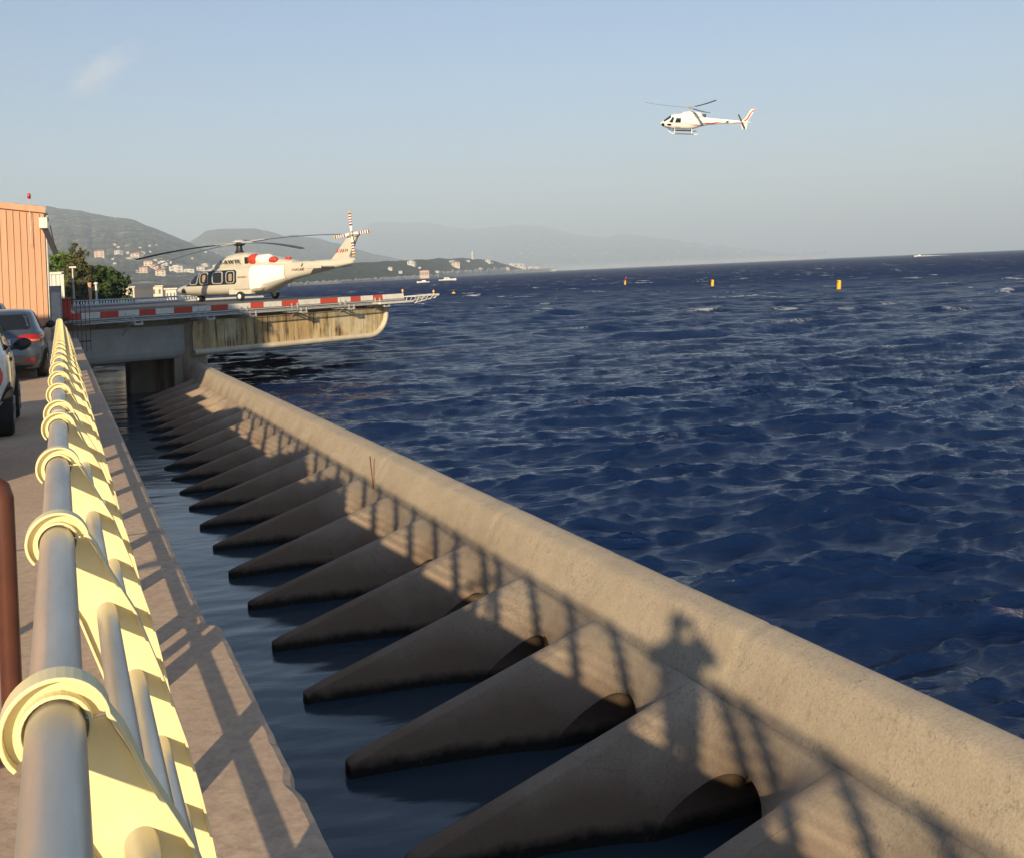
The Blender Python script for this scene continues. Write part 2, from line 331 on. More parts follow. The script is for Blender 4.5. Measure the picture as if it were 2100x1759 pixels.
    # dark colour mixed in with distance, in place of the far waves' weaker sky reflection
    df = N(m, 'ShaderNodeBsdfDiffuse'); L(m, mix(m, f, (.006, .023, .088), (.62, .66, .68)), df.inputs[0]); ms = N(m, 'ShaderNodeMixShader'); L(m, maprange(m, dist, 35, 260, 0, .88), ms.inputs[0])
    out = m.node_tree.nodes['Material Output']; L(m, B(m).outputs[0], ms.inputs[1]); L(m, df.outputs[0], ms.inputs[2]); L(m, ms.outputs[0], out.inputs[0])
    me.materials.append(m)
build_sea()

# ------------------------------------------------------------ hills of the coast
def hillmat(name, g1, g2, rock, sc, rk=.62):
    m = mat(name, g1, .95, 0, .1)
    a = noise(m, sc, 8, .62, co='World'); b = noise(m, sc*6, 6, .7, co='World'); c_ = noise(m, sc*2.2, 9, .75, co='World', stretch=(1, 1, 2.5))
    c = mix(m, ramp(m, a, .4, .6), g1, g2); c = mix(m, math_(m, 'MULTIPLY', ramp(m, b, .45, .6), .5), c, (g1[0]*.6, g1[1]*.6, g1[2]*.6))
    c = mix(m, ramp(m, c_, rk, rk+.05), c, rock); L(m, c, B(m).inputs['Base Color']); bump(m, b, .6, 12/sc/400)
    return m
RANGES = {}
def hills(name, ridge, d0f, d1, m, amp=.05, nrow=26, step=4, power=1.0, seed=0, back=.25, shore=None, ragged=.8, key=None):
    xs = [p[0] for p in ridge]; ys = [p[1] for p in ridge]
    cols = np.arange(xs[0], xs[-1]+step, step); P = []
    def pt(x, s):
        d0 = d0f(x) if callable(d0f) else d0f
        dd1 = d1(x) if callable(d1) else d1
        y = interp(x, xs, ys); u, v = uv(x, y); v -= (hsh(x*.045, seed)*2.2+hsh(x*.21, seed+4)*ragged)
        zr = EYE-v/F_PX*dd1
        dd = d0+(dd1-d0)*s; z0 = WATER-3 if s <= 0 else WATER
        n_ = hsh(x*.035+seed, s*3.1, seed)+.5*hsh(x*.11, s*9, seed+3)+.25*hsh(x*.3, s*22, seed+7)
        zz = z0+(zr-z0)*(max(s, 0.)**power)*(1+amp*4*n_*(1-s)*min(1, s*5)) if s <= 1 else zr*(1-(s-1)/back*.35)
        return cw(u/F_PX*dd, dd, zz)
    rows = [-.02, 0]+[(i+1)/nrow for i in range(nrow)]+[1+back*.5, 1+back]
    mb = MB(); mb.grid([[pt(float(x), s) for x in cols] for s in rows])
    o = mb.build(name, m, smooth=True, fix=False); tag(o, kind='structure'); RANGES[key or name] = pt
    return o
HM = hillmat('limestone_scrub', (.045, .055, .03), (.15, .14, .095), (.50, .44, .36), .010, .57)
HM2 = hillmat('far_scrub', (.05, .06, .04), (.15, .145, .11), (.45, .42, .38), .0035, .56)
HM3 = hillmat('cape_pines', (.022, .035, .018), (.06, .075, .035), (.36, .32, .26), .045, .66)
hills('hills', [(-420, 395), (-150, 405), (60, 420), (95, 424), (165, 433), (230, 446), (262, 448), (300, 462), (345, 480), (385, 497), (410, 508), (470, 530), (540, 556), (600, 572), (640, 579)],
      lambda x: interp(x, [60, 300, 640], [1500, 1300, 1500]), lambda x: interp(x, [60, 640], [4200, 3200]), HM, seed=2, power=1.35, key='near')
hills('hills', [(350, 520), (385, 500), (400, 490), (420, 475), (450, 470), (512, 469), (545, 473), (580, 484), (600, 482), (650, 489), (700, 502), (760, 520), (860, 540), (960, 556)],
      4200, 6800, HM, seed=9, power=1.2, key='mid')
hills('hills', [(560, 560), (640, 520), (700, 495), (735, 480), (752, 461), (780, 455), (830, 457), (870, 456), (905, 462), (960, 471), (1000, 467), (1050, 463), (1112, 463), (1140, 471), (1180, 482), (1240, 488), (1270, 481), (1305, 482), (1350, 488), (1400, 496), (1460, 503), (1530, 511), (1600, 518), (1660, 526), (1740, 530)],
      11500, 17500, HM2, seed=14, power=.8, step=5, ragged=.5, key='far')
def d0cape(x): return interp(x, [560, 700, 870, 1000, 1090, 1130], [1040, 1300, 1880, 2600, 3300, 3600])
hills('cape', [(560, 572), (620, 556), (680, 541), (740, 539), (800, 536), (860, 533), (900, 531), (960, 530), (1000, 534), (1030, 540), (1060, 549), (1085, 553), (1100, 552), (1120, 553), (1145, 555.5)],
      d0cape, lambda x: d0cape(x)+350, HM3, seed=21, power=.85, step=2.5, ragged=1.1, key='cape')
# pale rock along the foot of the cape
def shore_rock():
    m = speckled('shore_rock', (.46, .42, .35), (.30, .27, .22), .02, .9, 0, co='World')
    mb = MB(); P = []
    for j, (dd, hh) in enumerate(((-10, -.5), (0, 5.), (25, 7.5), (60, 2))):
        row = []
        for x in np.arange(590, 1143, 1.5):
            d = d0cape(x)+dd*(1+.5*hsh(x*.2, j)); u, v = uv(x, 570)
            k = 1.35 if 900 < x < 1040 else .75
            row.append(cw(u/F_PX*d, d, WATER+(hh*k*(d/1800)*(1+.6*hsh(x*.15, j, 3)) if hh > 0 else -2)))
        P.append(row)
    mb.grid(P); tag(mb.build('shore_rocks', m, smooth=False, fix=False), kind='structure')
shore_rock()
def pale_shore():
    m = speckled('far_town_shore', (.42, .40, .36), (.26, .25, .22), .004, .9, 0, co='World'); P = []
    for j, (dd, hh) in enumerate(((-60, -20), (0, 38.), (300, 70))):
        P.append([cw(uv(x, 545)[0]/F_PX*(11300+dd), 11300+dd, WATER-4+hh*(1+.8*hsh(x*.11, j)) if hh > 0 else -70) for x in np.arange(1040, 1700, 3.)])
    mb = MB(); mb.grid(P); tag(mb.build('far_shore', m, fix=False), kind='structure')
pale_shore()

# ------------------------------------------------------------ air
hz = MB(); hz.box((-30000, -3000, -140), (30000, 42000, 1200)); hzo = hz.build('haze', []); tag(hzo, 'thin evening sea haze over the bay', kind='stuff')
m = bpy.data.materials.new('haze'); m.use_nodes = True; m.node_tree.nodes.clear()
po = m.node_tree.nodes.new('ShaderNodeOutputMaterial'); pv = m.node_tree.nodes.new('ShaderNodeVolumePrincipled')
pv.inputs['Color'].default_value = (.62, .75, .89, 1); pv.inputs['Density'].default_value = 1.75e-4; pv.inputs['Anisotropy'].default_value = -.09
m.node_tree.links.new(pv.outputs[0], po.inputs['Volume']); hzo.data.materials.append(m)
hzo.display_type = 'WIRE'

# ------------------------------------------------------------ promenade and quay wall
def zq(Y): return SLOPE*max(Y, -20)
def quay():
    mb = MB(); rows = []
    Y = -12.
    while Y < 46:
        e = .60+(.055 if Y < 5.35 else 0)
        e += .003*hsh(Y*1.7)+.004*hsh(Y*8.7)+.003*hsh(Y*31)-.06*max(0, hsh(Y*2.7, 5)-.42)
        z = zq(Y); rows.append([(-60, Y, z), (-6, Y, z), (-2, Y, z), (-.5, Y, z), (.2, Y, z), (e-.035, Y, z), (e-.01, Y, z-.012), (e, Y, z-.04), (e+.01, Y, z-.5), (e, Y, -4.5)])
        Y += .035 if Y < 12 else .3
    mb.grid(rows); o = mb.build('promenade', M['quay'], fix=False); tag(o, kind='structure')
    g = MB(); g.grid([[(-260, y, -.23-(y > 46)*.0), (.5 if y < 47 else -.3, y, -.235), (.5 if y < 47 else -.3, y, -4.5)] for y in (45.9, 47, 80, 150)])
    tag(g.build('ground', M['quay'], fix=False), kind='structure')
quay()
# joints across the promenade: real shallow cracks laid as thin dark strips of sealant
def joints():
    mb = MB()
    for Y in (2.25, 7.6, 12.9, 18.2, 23.5):
        pts = [(x, Y+.012*hsh(x*3, Y)+.03*x) for x in np.arange(-4, .56, .12)]
        for (a, b), (c, d) in zip(pts, pts[1:]): mb.add([(a, b-.006, zq(b)+.004), (c, d-.006, zq(d)+.004), (c, d+.006, zq(d)+.004), (a, b+.006, zq(b)+.004)], [(0, 1, 2, 3)])
    o = mb.build('pavement_joints', M['dark']); tag(o, kind='structure')
joints()

# ------------------------------------------------------------ breakwater
BW_W = 1.93; Y0R = 10.1; HJ, LJ = 3.67, 5.06
def Lb(H): return LJ+(HJ-H)*.6
def Lr(H): return LJ-(H-HJ)/.317 if H < 4.53 else 2.35-(H-4.53)*.06
def breakwater():
    root = thing('breakwater', 'long tan concrete breakwater with sloping buttresses between the channel and the open sea', 'breakwater')
    # wall along the top
    prof = [(Lb(3.92)+.10, 3.92), (Lb(3.77)+.03, 3.77), (Lb(3.62), 3.62), (Lb(3.5), 3.5), (Lb(3.38), 3.38), (5.295, 3.275), (5.33, 3.222), (5.37, 3.19), (5.43, 3.172), (5.52, 3.155), (5.605, 3.14), (5.64, 3.15), (5.66, 3.2), (5.69, 4.2), (5.7, 5.4)]
    rows = []; Y = -14.
    while Y <= 49.6:
        row = []
        jn = min(abs((Y-2.2) % 5.61), 5.61-abs((Y-2.2) % 5.61)); g = .014 if jn < .04 else 0
        for i, (l, h) in enumerate(prof):
            wv = .022*hsh(Y*.55, h*2)+.012*hsh(Y*2.3, h*4, 3)+.005*hsh(Y*9, h*9, 5)
            row.append((l+wv-(-g if i < 8 else g), Y, EYE-h+SLOPE*Y-(wv*.8 if 5 < i < 12 else 0)-g*(1 if 5 < i < 11 else 0)))
        rows.append(row); Y += .075 if Y < 20 else .15
    wmb = MB(); wmb.grid(rows); wmb.f.append(tuple(range(len(wmb.v)-len(prof), len(wmb.v)))); wmb.mi.append(0)
    wmb.build('parapet_wall', M['breakwater'], root, smooth=True, auto=50, fix=False)
    # one buttress, from bay centre to bay centre, arch halves on both sides
    hw = BW_W/2-.10; n = 4.6; AH, AW = 1.20, .60; HB = 5.25
    def surf(x, H):
        a = abs(x)**n; l = Lb(H)*(1-a)+Lr(H)*a
        return l
    th = [R_(45)*(i/26)**.9 for i in range(27)]+[R_(45+45*i/13) for i in range(1, 14)]
    mb = MB()
    for sgn in (1, -1):
        rows = []; tun = []
        for t in th:
            t = min(t, math.pi/2); c, s = math.cos(t), math.sin(t); k = 1/max(c, s)
            ph_ = max(0, (t-R_(24))/R_(66))*math.pi/2; pin = (AW, HB-(HB-4.58)*t/R_(24)) if t < R_(24) else (AW*math.cos(ph_), 4.58-.53*math.sin(ph_)); pout = (k*c, HB-(HB-HJ)*k*s); row = []
            for j in range(15):
                q = (j/14)**.75; x = pin[0]+(pout[0]-pin[0])*q; H = pin[1]+(pout[1]-pin[1])*q
                lip = .03*max(0, 1-j/1.2)
                l = surf(x, H)+lip
                yy = sgn*(BW_W/2-x*hw)
                nz = .02*hsh(l*2, yy*2, H*2)+.008*hsh(l*7, yy*7, H*7)
                row.append((l+nz*.6, yy, EYE-H+nz*.5))
            rows.append(row); l0 = row[0]
            tun.append([l0, (l0[0]+.04, l0[1]-sgn*.0, l0[2]), (max(l0[0]+.3, 5.25), l0[1], l0[2]), (max(l0[0]+.3, 5.65), l0[1], l0[2])])
        mb.grid(rows); mb.grid(tun)
    # the blunt crest between both faces
    cap = []
    for i in range(27):
        t = th[i]; k = 1/max(math.cos(t), math.sin(t)); H = HB-(HB-HJ)*k*math.sin(t); l = surf(1, H)
        cap.append([(l, .10, EYE-H), (l-.015, .055, EYE-H+.012), (l-.018, 0, EYE-H+.018), (l-.015, -.055, EYE-H+.012), (l, -.10, EYE-H)])
    mb.grid(cap)
    proto = mb.build('buttress', M['breakwater'], root, smooth=True, auto=55, fix=True)
    k = -12; first = True; Y = Y0R-BW_W*12
    while Y < 48.5:
        o = proto if first else proto.copy()
        if not first: COL.objects.link(o); o.parent = root
        o.location = (0, Y+random.uniform(-.003, .003), SLOPE*Y); o.scale = (1, 1.006, 1); first = False; Y += BW_W
    bk = MB(); bk.box((5.5, -14, -4.5), (5.6, 49.4, -1.95)); bk.build('core', M['pier'], root)
breakwater()
rod = MB(); a = at(660, 968, 19.2); b = at(696, 917, 19.3)
rod.tube([Vector((5.05, 18.8, -2.17)), Vector((5.16, 19.35, -1.68))], .010, 8)
tag(rod.build('steel_rod', M['rust'], smooth=True), 'thin rusty steel rod leaning on the inner face of the breakwater', 'rod')
# ============================================================ RAILING
RAILC = [(-.025, 1.10), (.064, .94), (.114, .79), (.157, .64), (.190, .49), (.213, .34), (.225, .18), (.228, .0)]
def railing():
    root = thing('railing', 'pale yellow seaside railing with galvanised tubes and curved ringed posts along the promenade', 'railing')
    cx, cz = RAILC[0]; R = .056
    xs = [p[0] for p in RAILC][::-1]; zs = [p[1] for p in RAILC][::-1]
    def cen(z): return interp(z, zs, xs)
    outer = [(cx+R*math.cos(R_(a)), cz+R*math.sin(R_(a))) for a in range(222, 4, -9)]
    for z in (1.08, 1.03, .98, .93, .87, .80, .72, .64, .55, .45, .34, .22, .1, .012): outer.append((max(cen(z)+.050, .036+(1.107-z)*.40 if z > .9 else -1), z))
    inner = [(cen(z)-.052, z) for z in (.012, .1, .22, .34, .45, .55, .64, .72, .80, .87, .93, .98)]+[(cx+.004, 1.045)]
    mb = MB(); th = .004; fw_ = .021
    # web as a strip between the outline and an inner line
    poly = outer+inner
    def quadstrip(a, b, y0, y1):
        n = len(a)
        v = [(p[0], y, p[1]) for y in (y0, y1) for p in a+b]
        m_ = 2*n; f = []
        for i in range(n-1):
            f += [(i, i+1, n+i+1, n+i), (m_+i, m_+n+i, m_+n+i+1, m_+i+1)]
        f += [(0, n, m_+n, m_), (n-1, m_+n-1, m_+2*n-1, 2*n-1)]
        for i in range(n-1): f += [(i, m_+i, m_+i+1, i+1), (n+i, n+i+1, m_+n+i+1, m_+n+i)]
        mb.add(v, f)
    # ring web
    ring = outer[:25]; rin = [(cx+.030*math.cos(R_(a)), cz+.030*math.sin(R_(a))) for a in range(222, 4, -9)]
    quadstrip(ring[:len(rin)], rin, -th, th)
    # leg web
    zl = [1.10, 1.03, .98, .93, .87, .80, .72, .64, .55, .45, .34, .22, .1, .012]
    o_ = [(cx+R if z > 1.09 else max(cen(z)+.050, .036+(1.107-z)*.40 if z > .9 else -1), z) for z in zl]
    i_ = [(cx+.0 if z > 1.09 else max(cen(z)-.052, -.03), z) for z in zl]
    quadstrip(o_, i_, -th+.0004, th-.0004)
    # flanges
    def flange(line, t, side):
        a = line; nrm = []
        for i in range(len(a)):
            p, q = a[max(i-1, 0)], a[min(i+1, len(a)-1)]; dx, dz = q[0]-p[0], q[1]-p[1]; l = math.hypot(dx, dz) or 1
            nrm.append((side*dz/l, -side*dx/l))
        b = [(p[0]+n[0]*t, p[1]+n[1]*t) for p, n in zip(a, nrm)]
        quadstrip(a, b, -fw_, fw_)
    flange(outer, .0055, -1); flange(inner, .005, -1)
    # inner sleeve round the rail
    sl = [(cx+.0365*math.cos(R_(a)), cz+.0365*math.sin(R_(a))) for a in range(200, -41, -12)]; flange(sl, .005, -1)
    mb.box((.16, -.05, .0), (.30, .05, .012))
    proto = mb.build('post', M['yellow'], root, bevel=.0012)
    ts = [1.38, 2.42, 3.47, 4.52]+[5.06+1.0*i for i in range(21)]+[.34, -.55, -.98, -2.0, -3.0, -4.0]
    for i, t in enumerate(ts):
        o = proto if i == 0 else proto.copy()
        if i: COL.objects.link(o); o.parent = root
        o.location = (0, t, zq(t))
    segs = [(-4.3, -.66), (-.87, 4.66), (4.92, 25.3)]
    for j, (px, pz) in enumerate(RAILC[:7]):
        r = .033 if j == 0 else .0205
        tm = MB()
        for a, b in segs:
            n = max(2, int((b-a)/1.5)); pts = [(px, a+(b-a)*k/n, pz+zq(a+(b-a)*k/n)) for k in range(n+1)]
            tm.tube(pts, r, 28 if j == 0 else 18)
        tm.tube([(px, 4.5, pz+zq(4.5)), (px, 5.08, pz+zq(5.08))], r*.8, 14); tm.tube([(px, -.7, pz), (px, -.8, pz)], r*.8, 14)
        tm.build('handrail' if j == 0 else 'rail', M['tube'], root, smooth=True, auto=60)
railing()

def brown_hoop():
    mb = MB(); x0, x1, Y, r = -.205, -1.25, 4.06, .034
    def arc(cx, cz, a0, a1, R=.09, n=7): return [(cx+R*math.cos(R_(a0+(a1-a0)*i/n)), Y, cz+R*math.sin(R_(a0+(a1-a0)*i/n))) for i in range(n+1)]
    zt, zb = .97, .03
    pts = [(x1+.5, Y, zt)]+arc(x0-.06, zt-.06, 90, 0, .06, 3)+arc(x0-.09, zb+.09, 0, -90)+arc(x1+.09, zb+.09, -90, -180)+arc(x1+.09, zt-.09, 180, 90)+[(x1+.5, Y, zt)]
    mb.tube(pts, r, 20, cap=False); o = mb.build('hoop_barrier', M['brown'], smooth=True)
    tag(o, 'brown painted tube hoop standing on the pavement left of the railing', 'barrier')
brown_hoop()

# ============================================================ CARS
class Stack:
    """a car body as horizontal slices: z, half width, rear y, front y, squareness"""
    def __init__(s, rows): s.r = np.array(rows, float)
    def at(s, z): return [float(np.interp(z, s.r[:, 0], s.r[:, i])) for i in range(1, 5)]
    def rear(s, x, z, off=0):
        w_, a, b, n = s.at(z); c = (a+b)/2; h = (b-a)/2; return (x, c-h*(max(0, 1-abs(x/w_)**n))**(1/n)-off, z)
    def side(s, y, z, sg=1, off=0):
        w_, a, b, n = s.at(z); c = (a+b)/2; h = (b-a)/2; return (sg*(w_*(max(0, 1-abs((y-c)/h)**n))**(1/n)+off), y, z)
    def body(s, name, m_, parent, nz=46, na=72):
        mb = MB(); z0, z1 = s.r[0, 0], s.r[-1, 0]; rows = []
        for i in range(nz):
            z = z0+(z1-z0)*(i/(nz-1)); w_, a, b, n = s.at(z); c = (a+b)/2; h = (b-a)/2; row = []
            for k in range(na):
                t = 2*math.pi*k/na; cc, ss = math.cos(t), math.sin(t)
                row.append((w_*math.copysign(abs(ss)**(2/n), ss), c-h*math.copysign(abs(cc)**(2/n), cc), z))
            rows.append(row)
        mb.grid(rows, wrap=True); mb.f += [tuple(range(na))[::-1], tuple((nz-1)*na+k for k in range(na))]; mb.mi += [0, 0]
        return mb.build(name, m_, parent, smooth=True, auto=35)
def patch(name, fn, poly, m_, parent, rings=6, dens=.05, off=.004):
    """a panel that follows a curved skin: fn(a, b, off) -> point"""
    pts = []
    for (a, b), (c, d) in zip(poly, poly[1:]+poly[:1]):
        n = max(1, int(math.hypot(c-a, d-b)/dens)); pts += [(a+(c-a)*i/n, b+(d-b)*i/n) for i in range(n)]
    cx = sum(p[0] for p in pts)/len(pts); cy = sum(p[1] for p in pts)/len(pts)
    mb = MB(); rows = [[fn(p[0], p[1], -.01) for p in pts]]
    for j in range(rings+1):
        q = 1-j/rings*.999; rows.append([fn(cx+(p[0]-cx)*q, cy+(p[1]-cy)*q, off) for p in pts])
    mb.grid(rows, wrap=True); return mb.build(name, m_, parent, smooth=True, auto=50)
def rounded(x0, y0, x1, y1, r, n=4):
    out = []
    for cx, cy, a in ((x1-r, y1-r, 0), (x0+r, y1-r, 90), (x0+r, y0+r, 180), (x1-r, y0+r, 270)):
        out += [(cx+r*math.cos(R_(a+90*i/n)), cy+r*math.sin(R_(a+90*i/n))) for i in range(n+1)]
    return out
def wheel(parent, x, y, r, w_=.2, sg=1):
    mb = MB(); mb.lathe([(r*.62, -w_/2), (r*.93, -w_/2), (r, -w_/2+.03), (r, w_/2-.03), (r*.93, w_/2), (r*.62, w_/2)], (x, y, r), 32, 'x')
    t = mb.build('wheel', M['tyre'], parent, smooth=True, auto=40)
    h = MB(); h.lathe([(.05, 0), (r*.62, .0), (r*.64, -.03)], (x+sg*w_/2*.9, y, r), 24, 'x')
    for k in range(5):
        a = 2*math.pi*k/5; h.beam((x+sg*w_/2*.95, y, r), (x+sg*w_/2*.95, y+math.cos(a)*r*.6, r+math.sin(a)*r*.6), .02, .05, (1, 0, 0))
    h.build('rim', M['lgrey'], t)
    return t
def mirror(parent, x, y, z, sg, m_, w_=.22):
    mb = MB(); rows = []
    for j in range(7):
        q = j/6; s_ = math.sin(math.pi*min(.97, max(.03, q)))**.5
        rows.append([(x+sg*(.05+q*w_), y+.07*s_*math.cos(t)*1.0, z+.085*s_*math.sin(t)+.02*q) for t in [2*math.pi*k/14 for k in range(14)]])
    mb.grid(rows, wrap=True); mb.f += [tuple(range(14)), tuple(84+k for k in range(14))]; mb.mi += [0, 0]
    mb.beam((x-sg*.04, y, z-.06), (x+sg*.12, y, z-.02), .05, .05)
    return mb.build('wing_mirror', m_, parent, smooth=True, auto=40)
HATCH = Stack([(.17, .70, .16, 3.80, 5), (.22, .80, .06, 3.90, 6), (.35, .85, .01, 3.95, 6), (.50, .865, .0, 3.95, 6), (.66, .87, .02, 3.93, 6), (.71, .866, .055, 3.88, 6), (.84, .855, .07, 3.62, 6), (.93, .835, .12, 3.2, 6), (.98, .785, .17, 2.92, 6),
              (1.10, .735, .25, 2.62, 6), (1.25, .68, .37, 2.3, 6), (1.34, .635, .47, 2.1, 6), (1.385, .59, .56, 1.98, 5), (1.41, .5, .75, 1.85, 4), (1.42, .3, 1.0, 1.6, 3)])
def hatchback(label, paint, loc, group, detail=True, plate='59VG'):
    S = HATCH; t = thing('parked_car', label, 'car', loc, 0, group)
    b = S.body('body', paint, t)
    rear = lambda x, z, o: S.rear(x, z, o)
    patch('rear_window', rear, [(-.56, 1.01), (.56, 1.01), (.60, 1.06), (.535, 1.27), (.50, 1.315), (-.50, 1.315), (-.535, 1.27), (-.60, 1.06)], M['glass'], t)
    for sg in (-1, 1):
        lp = [(sg*.33, .875), (sg*.38, .83), (sg*.46, .775), (sg*.80, .735), (sg*.83, .80), (sg*.80, .90), (sg*.5, .905)]
        l_ = patch('tail_light', rear, lp if sg > 0 else lp[::-1], M['tail'], t, off=.012)
        patch('indicator', rear, [(sg*.56, .775), (sg*.76, .765), (sg*.77, .80), (sg*.56, .81)], M['orange'], l_, off=.016)
        patch('reflector', rear, [(sg*.48, .37), (sg*.66, .38), (sg*.66, .43), (sg*.48, .42)], M['tail'], t, off=.008)
        mirror(t, sg*.80, 2.42, 1.02, sg, M['dark'], .2)
        for y in (.66, 3.12):
            patch('wheel_arch', lambda a, z, o, sg=sg: S.side(a, z, sg, o), [(y+.36*math.cos(R_(a)), .19+.42*max(0, math.sin(R_(a)))) for a in range(0, 181, 15)], M['black'], t, off=.003)
            wheel(t, sg*.775, y, .305, .2, sg)
        patch('side_window', lambda a, z, o, sg=sg: S.side(a, z, sg, o), [(.75, 1.0), (2.55, 1.0), (2.2, 1.28), (1.9, 1.33), (.95, 1.33)], M['glass'], t)
    patch('bumper_skirt', rear, [(-.70, .20), (.70, .20), (.72, .30), (-.72, .30)], M['dark'], t, off=.006)
    patch('hatch_gap', rear, [(-.78, .665), (.78, .665), (.78, .675), (-.78, .675)], M['dark'], t, off=.003)
    pl = MB(); pl.box((-.27, -.012, .715), (.27, .03, .83)); p = pl.build('number_plate', M['plate'], t, bevel=.003)
    bl = MB(); bl.box((.225, -.0135, .716), (.27, -.008, .829)); bl.build('plate_band', M['blue'], p)
    mt = Matrix.Translation((.07, -.015, .772)) @ Matrix.Rotation(math.pi/2, 4, 'X')
    if plate: text('plate_number', plate, .115, p, mt, M['lettering'], .001)
    if detail:
        rg = MB()
        for k in range(4):
            c = (-.075+.05*k, S.rear(-.075+.05*k, .90, .012)[1], .905)
            rg.tube([(c[0]+.032*math.cos(a), c[1], c[2]+.032*math.sin(a)) for a in [2*math.pi*i/20 for i in range(21)]], .005, 6, cap=False)
        rg.build('badge', M['chrome'], t, smooth=True)
        an = MB(); an.tube([(0, .72, 1.40), (0, .52, 1.56)], .006, 8); an.tube([(0, .75, 1.385), (0, .70, 1.42)], .016, 8); an.build('aerial', M['dark'], t)
        wp = MB(); wp.beam((-.02, .22, 1.03), (-.40, .25, 1.06), .02, .015); wp.build('rear_wiper', M['dark'], t)
        ex = MB(); ex.tube([(-.5, .02, .235), (-.5, .2, .235)], .03, 12); ex.build('exhaust_pipe', M['chrome'], t)
        st = MB(); st.box((-.45, .265, 1.10), (-.37, .27, 1.18)); st.build('window_sticker', M['plate'], t)
    return t
zc = lambda Y: zq(Y)
hatchback('grey hatchback with its rear to the camera, parked beyond the small white car', M['car_grey'], (-1.16, 23.5, zc(25)), 'cars parked along the promenade')
hatchback('dark tailed hatchback parked in front of the grey hatchback, only its roof showing', M['car_dark'], (-2.0, 29.5, zc(31)+.16), 'cars parked along the promenade', False, '')
CITY = Stack([(.20, .66, .10, 2.55, 5), (.26, .72, .04, 2.64, 6), (.42, .765, .0, 2.69, 6), (.62, .78, .02, 2.66, 6), (.80, .775, .05, 2.55, 6), (.93, .76, .08, 2.32, 6), (1.0, .73, .12, 2.15, 6), (1.2, .675, .22, 1.85, 6), (1.38, .61, .34, 1.6, 5), (1.50, .52, .5, 1.4, 4), (1.54, .3, .7, 1.2, 3)])
def citycar(label, loc, group, paint):
    S = CITY; t = thing('parked_car', label, 'car', loc, 0, group); S.body('body', paint, t)
    rear = lambda x, z, o: S.rear(x, z, o)
    patch('rear_window', rear, [(-.5, 1.0), (.5, 1.0), (.54, 1.05), (.47, 1.35), (-.47, 1.35), (-.54, 1.05)], M['glass'], t)
    for sg in (-1, 1):
        sd = lambda a, z, o, sg=sg: S.side(a, z, sg, o)
        patch('tail_light', rear, [(sg*.64+.07*math.cos(R_(a)), .72+.14*math.sin(R_(a))) for a in range(0, 360, 24)], M['tail'], t, off=.014)
        patch('side_window', sd, [(.45, 1.0), (2.0, 1.0), (1.65, 1.36), (.6, 1.40)], M['glass'], t)
        patch('door_line', sd, [(.80, .35), (.812, .35), (.812, .98), (.80, .98)], M['dark'], t, off=.002)
        hd = patch('door_handle', sd, [(.9, .85), (1.08, .85), (1.08, .89), (.9, .89)], M['dark'], t, off=.02)
        patch('sill_trim', sd, [(.75, .24), (1.95, .24), (1.95, .34), (.75, .34)], M['dark'], t, off=.008)
        mirror(t, sg*.72, 1.86, 1.0, sg, M['dark'], .22)
        for y in (.42, 2.25):
            patch('wheel_arch', sd, [(y+.34*math.cos(R_(a)), .21+.42*max(0, math.sin(R_(a)))) for a in range(0, 181, 15)], M['black'], t, off=.004)
            wheel(t, sg*.70, y, .29, .2, sg)
    patch('bumper', rear, [(-.68, .27), (.68, .27), (.70, .42), (-.70, .42)], M['car_white'], t, off=.03)
    pl = MB(); pl.box((-.26, -.035, .46), (.26, .01, .57)); pl.build('number_plate', M['plate'], t, bevel=.003)
    return t
citycar('small white city car with black mirror at the left edge of the photo', (-1.36, 13.75, zc(14)), 'cars parked along the promenade', M['car_white'])
citycar('small silver city car parked just behind the white one, its shadow on the pavement', (-1.60, 9.9, zc(10)), 'cars parked along the promenade', M['lgrey'])
VAN = Stack([(.25, .9, .05, 4.3, 7), (.5, .95, .0, 4.4, 7), (1.0, .96, .02, 4.3, 7), (1.3, .94, .05, 3.9, 7), (1.9, .88, .1, 3.4, 7), (2.2, .82, .2, 3.1, 6), (2.3, .6, .5, 2.8, 4)])
van = thing('shade_van', 'unseen tall white van added left of the view to shade the grey hatchback', 'van', (-3.75, 19.3, zc(20)), 0)  # added out of view to put the hatchback's rear in shade
VAN.body('body', M['car_white'], van)
patch('rear_window', lambda x, z, o: VAN.rear(x, z, o), [(-.7, 1.3), (.7, 1.3), (.65, 1.9), (-.65, 1.9)], M['glass'], van)
for sg in (-1, 1):
    for y in (.8, 3.4): wheel(van, sg*.84, y, .33, .22, sg)
    patch('tail_light', lambda x, z, o: VAN.rear(x, z, o), [(sg*.80, .8), (sg*.88, .8), (sg*.86, 1.25), (sg*.78, 1.25)], M['tail'], van, off=.01)
    patch('side_window', lambda a, z, o, sg=sg: VAN.side(a, z, sg, o), [(2.6, 1.35), (3.6, 1.35), (3.3, 1.85), (2.6, 1.85)], M['glass'], van)

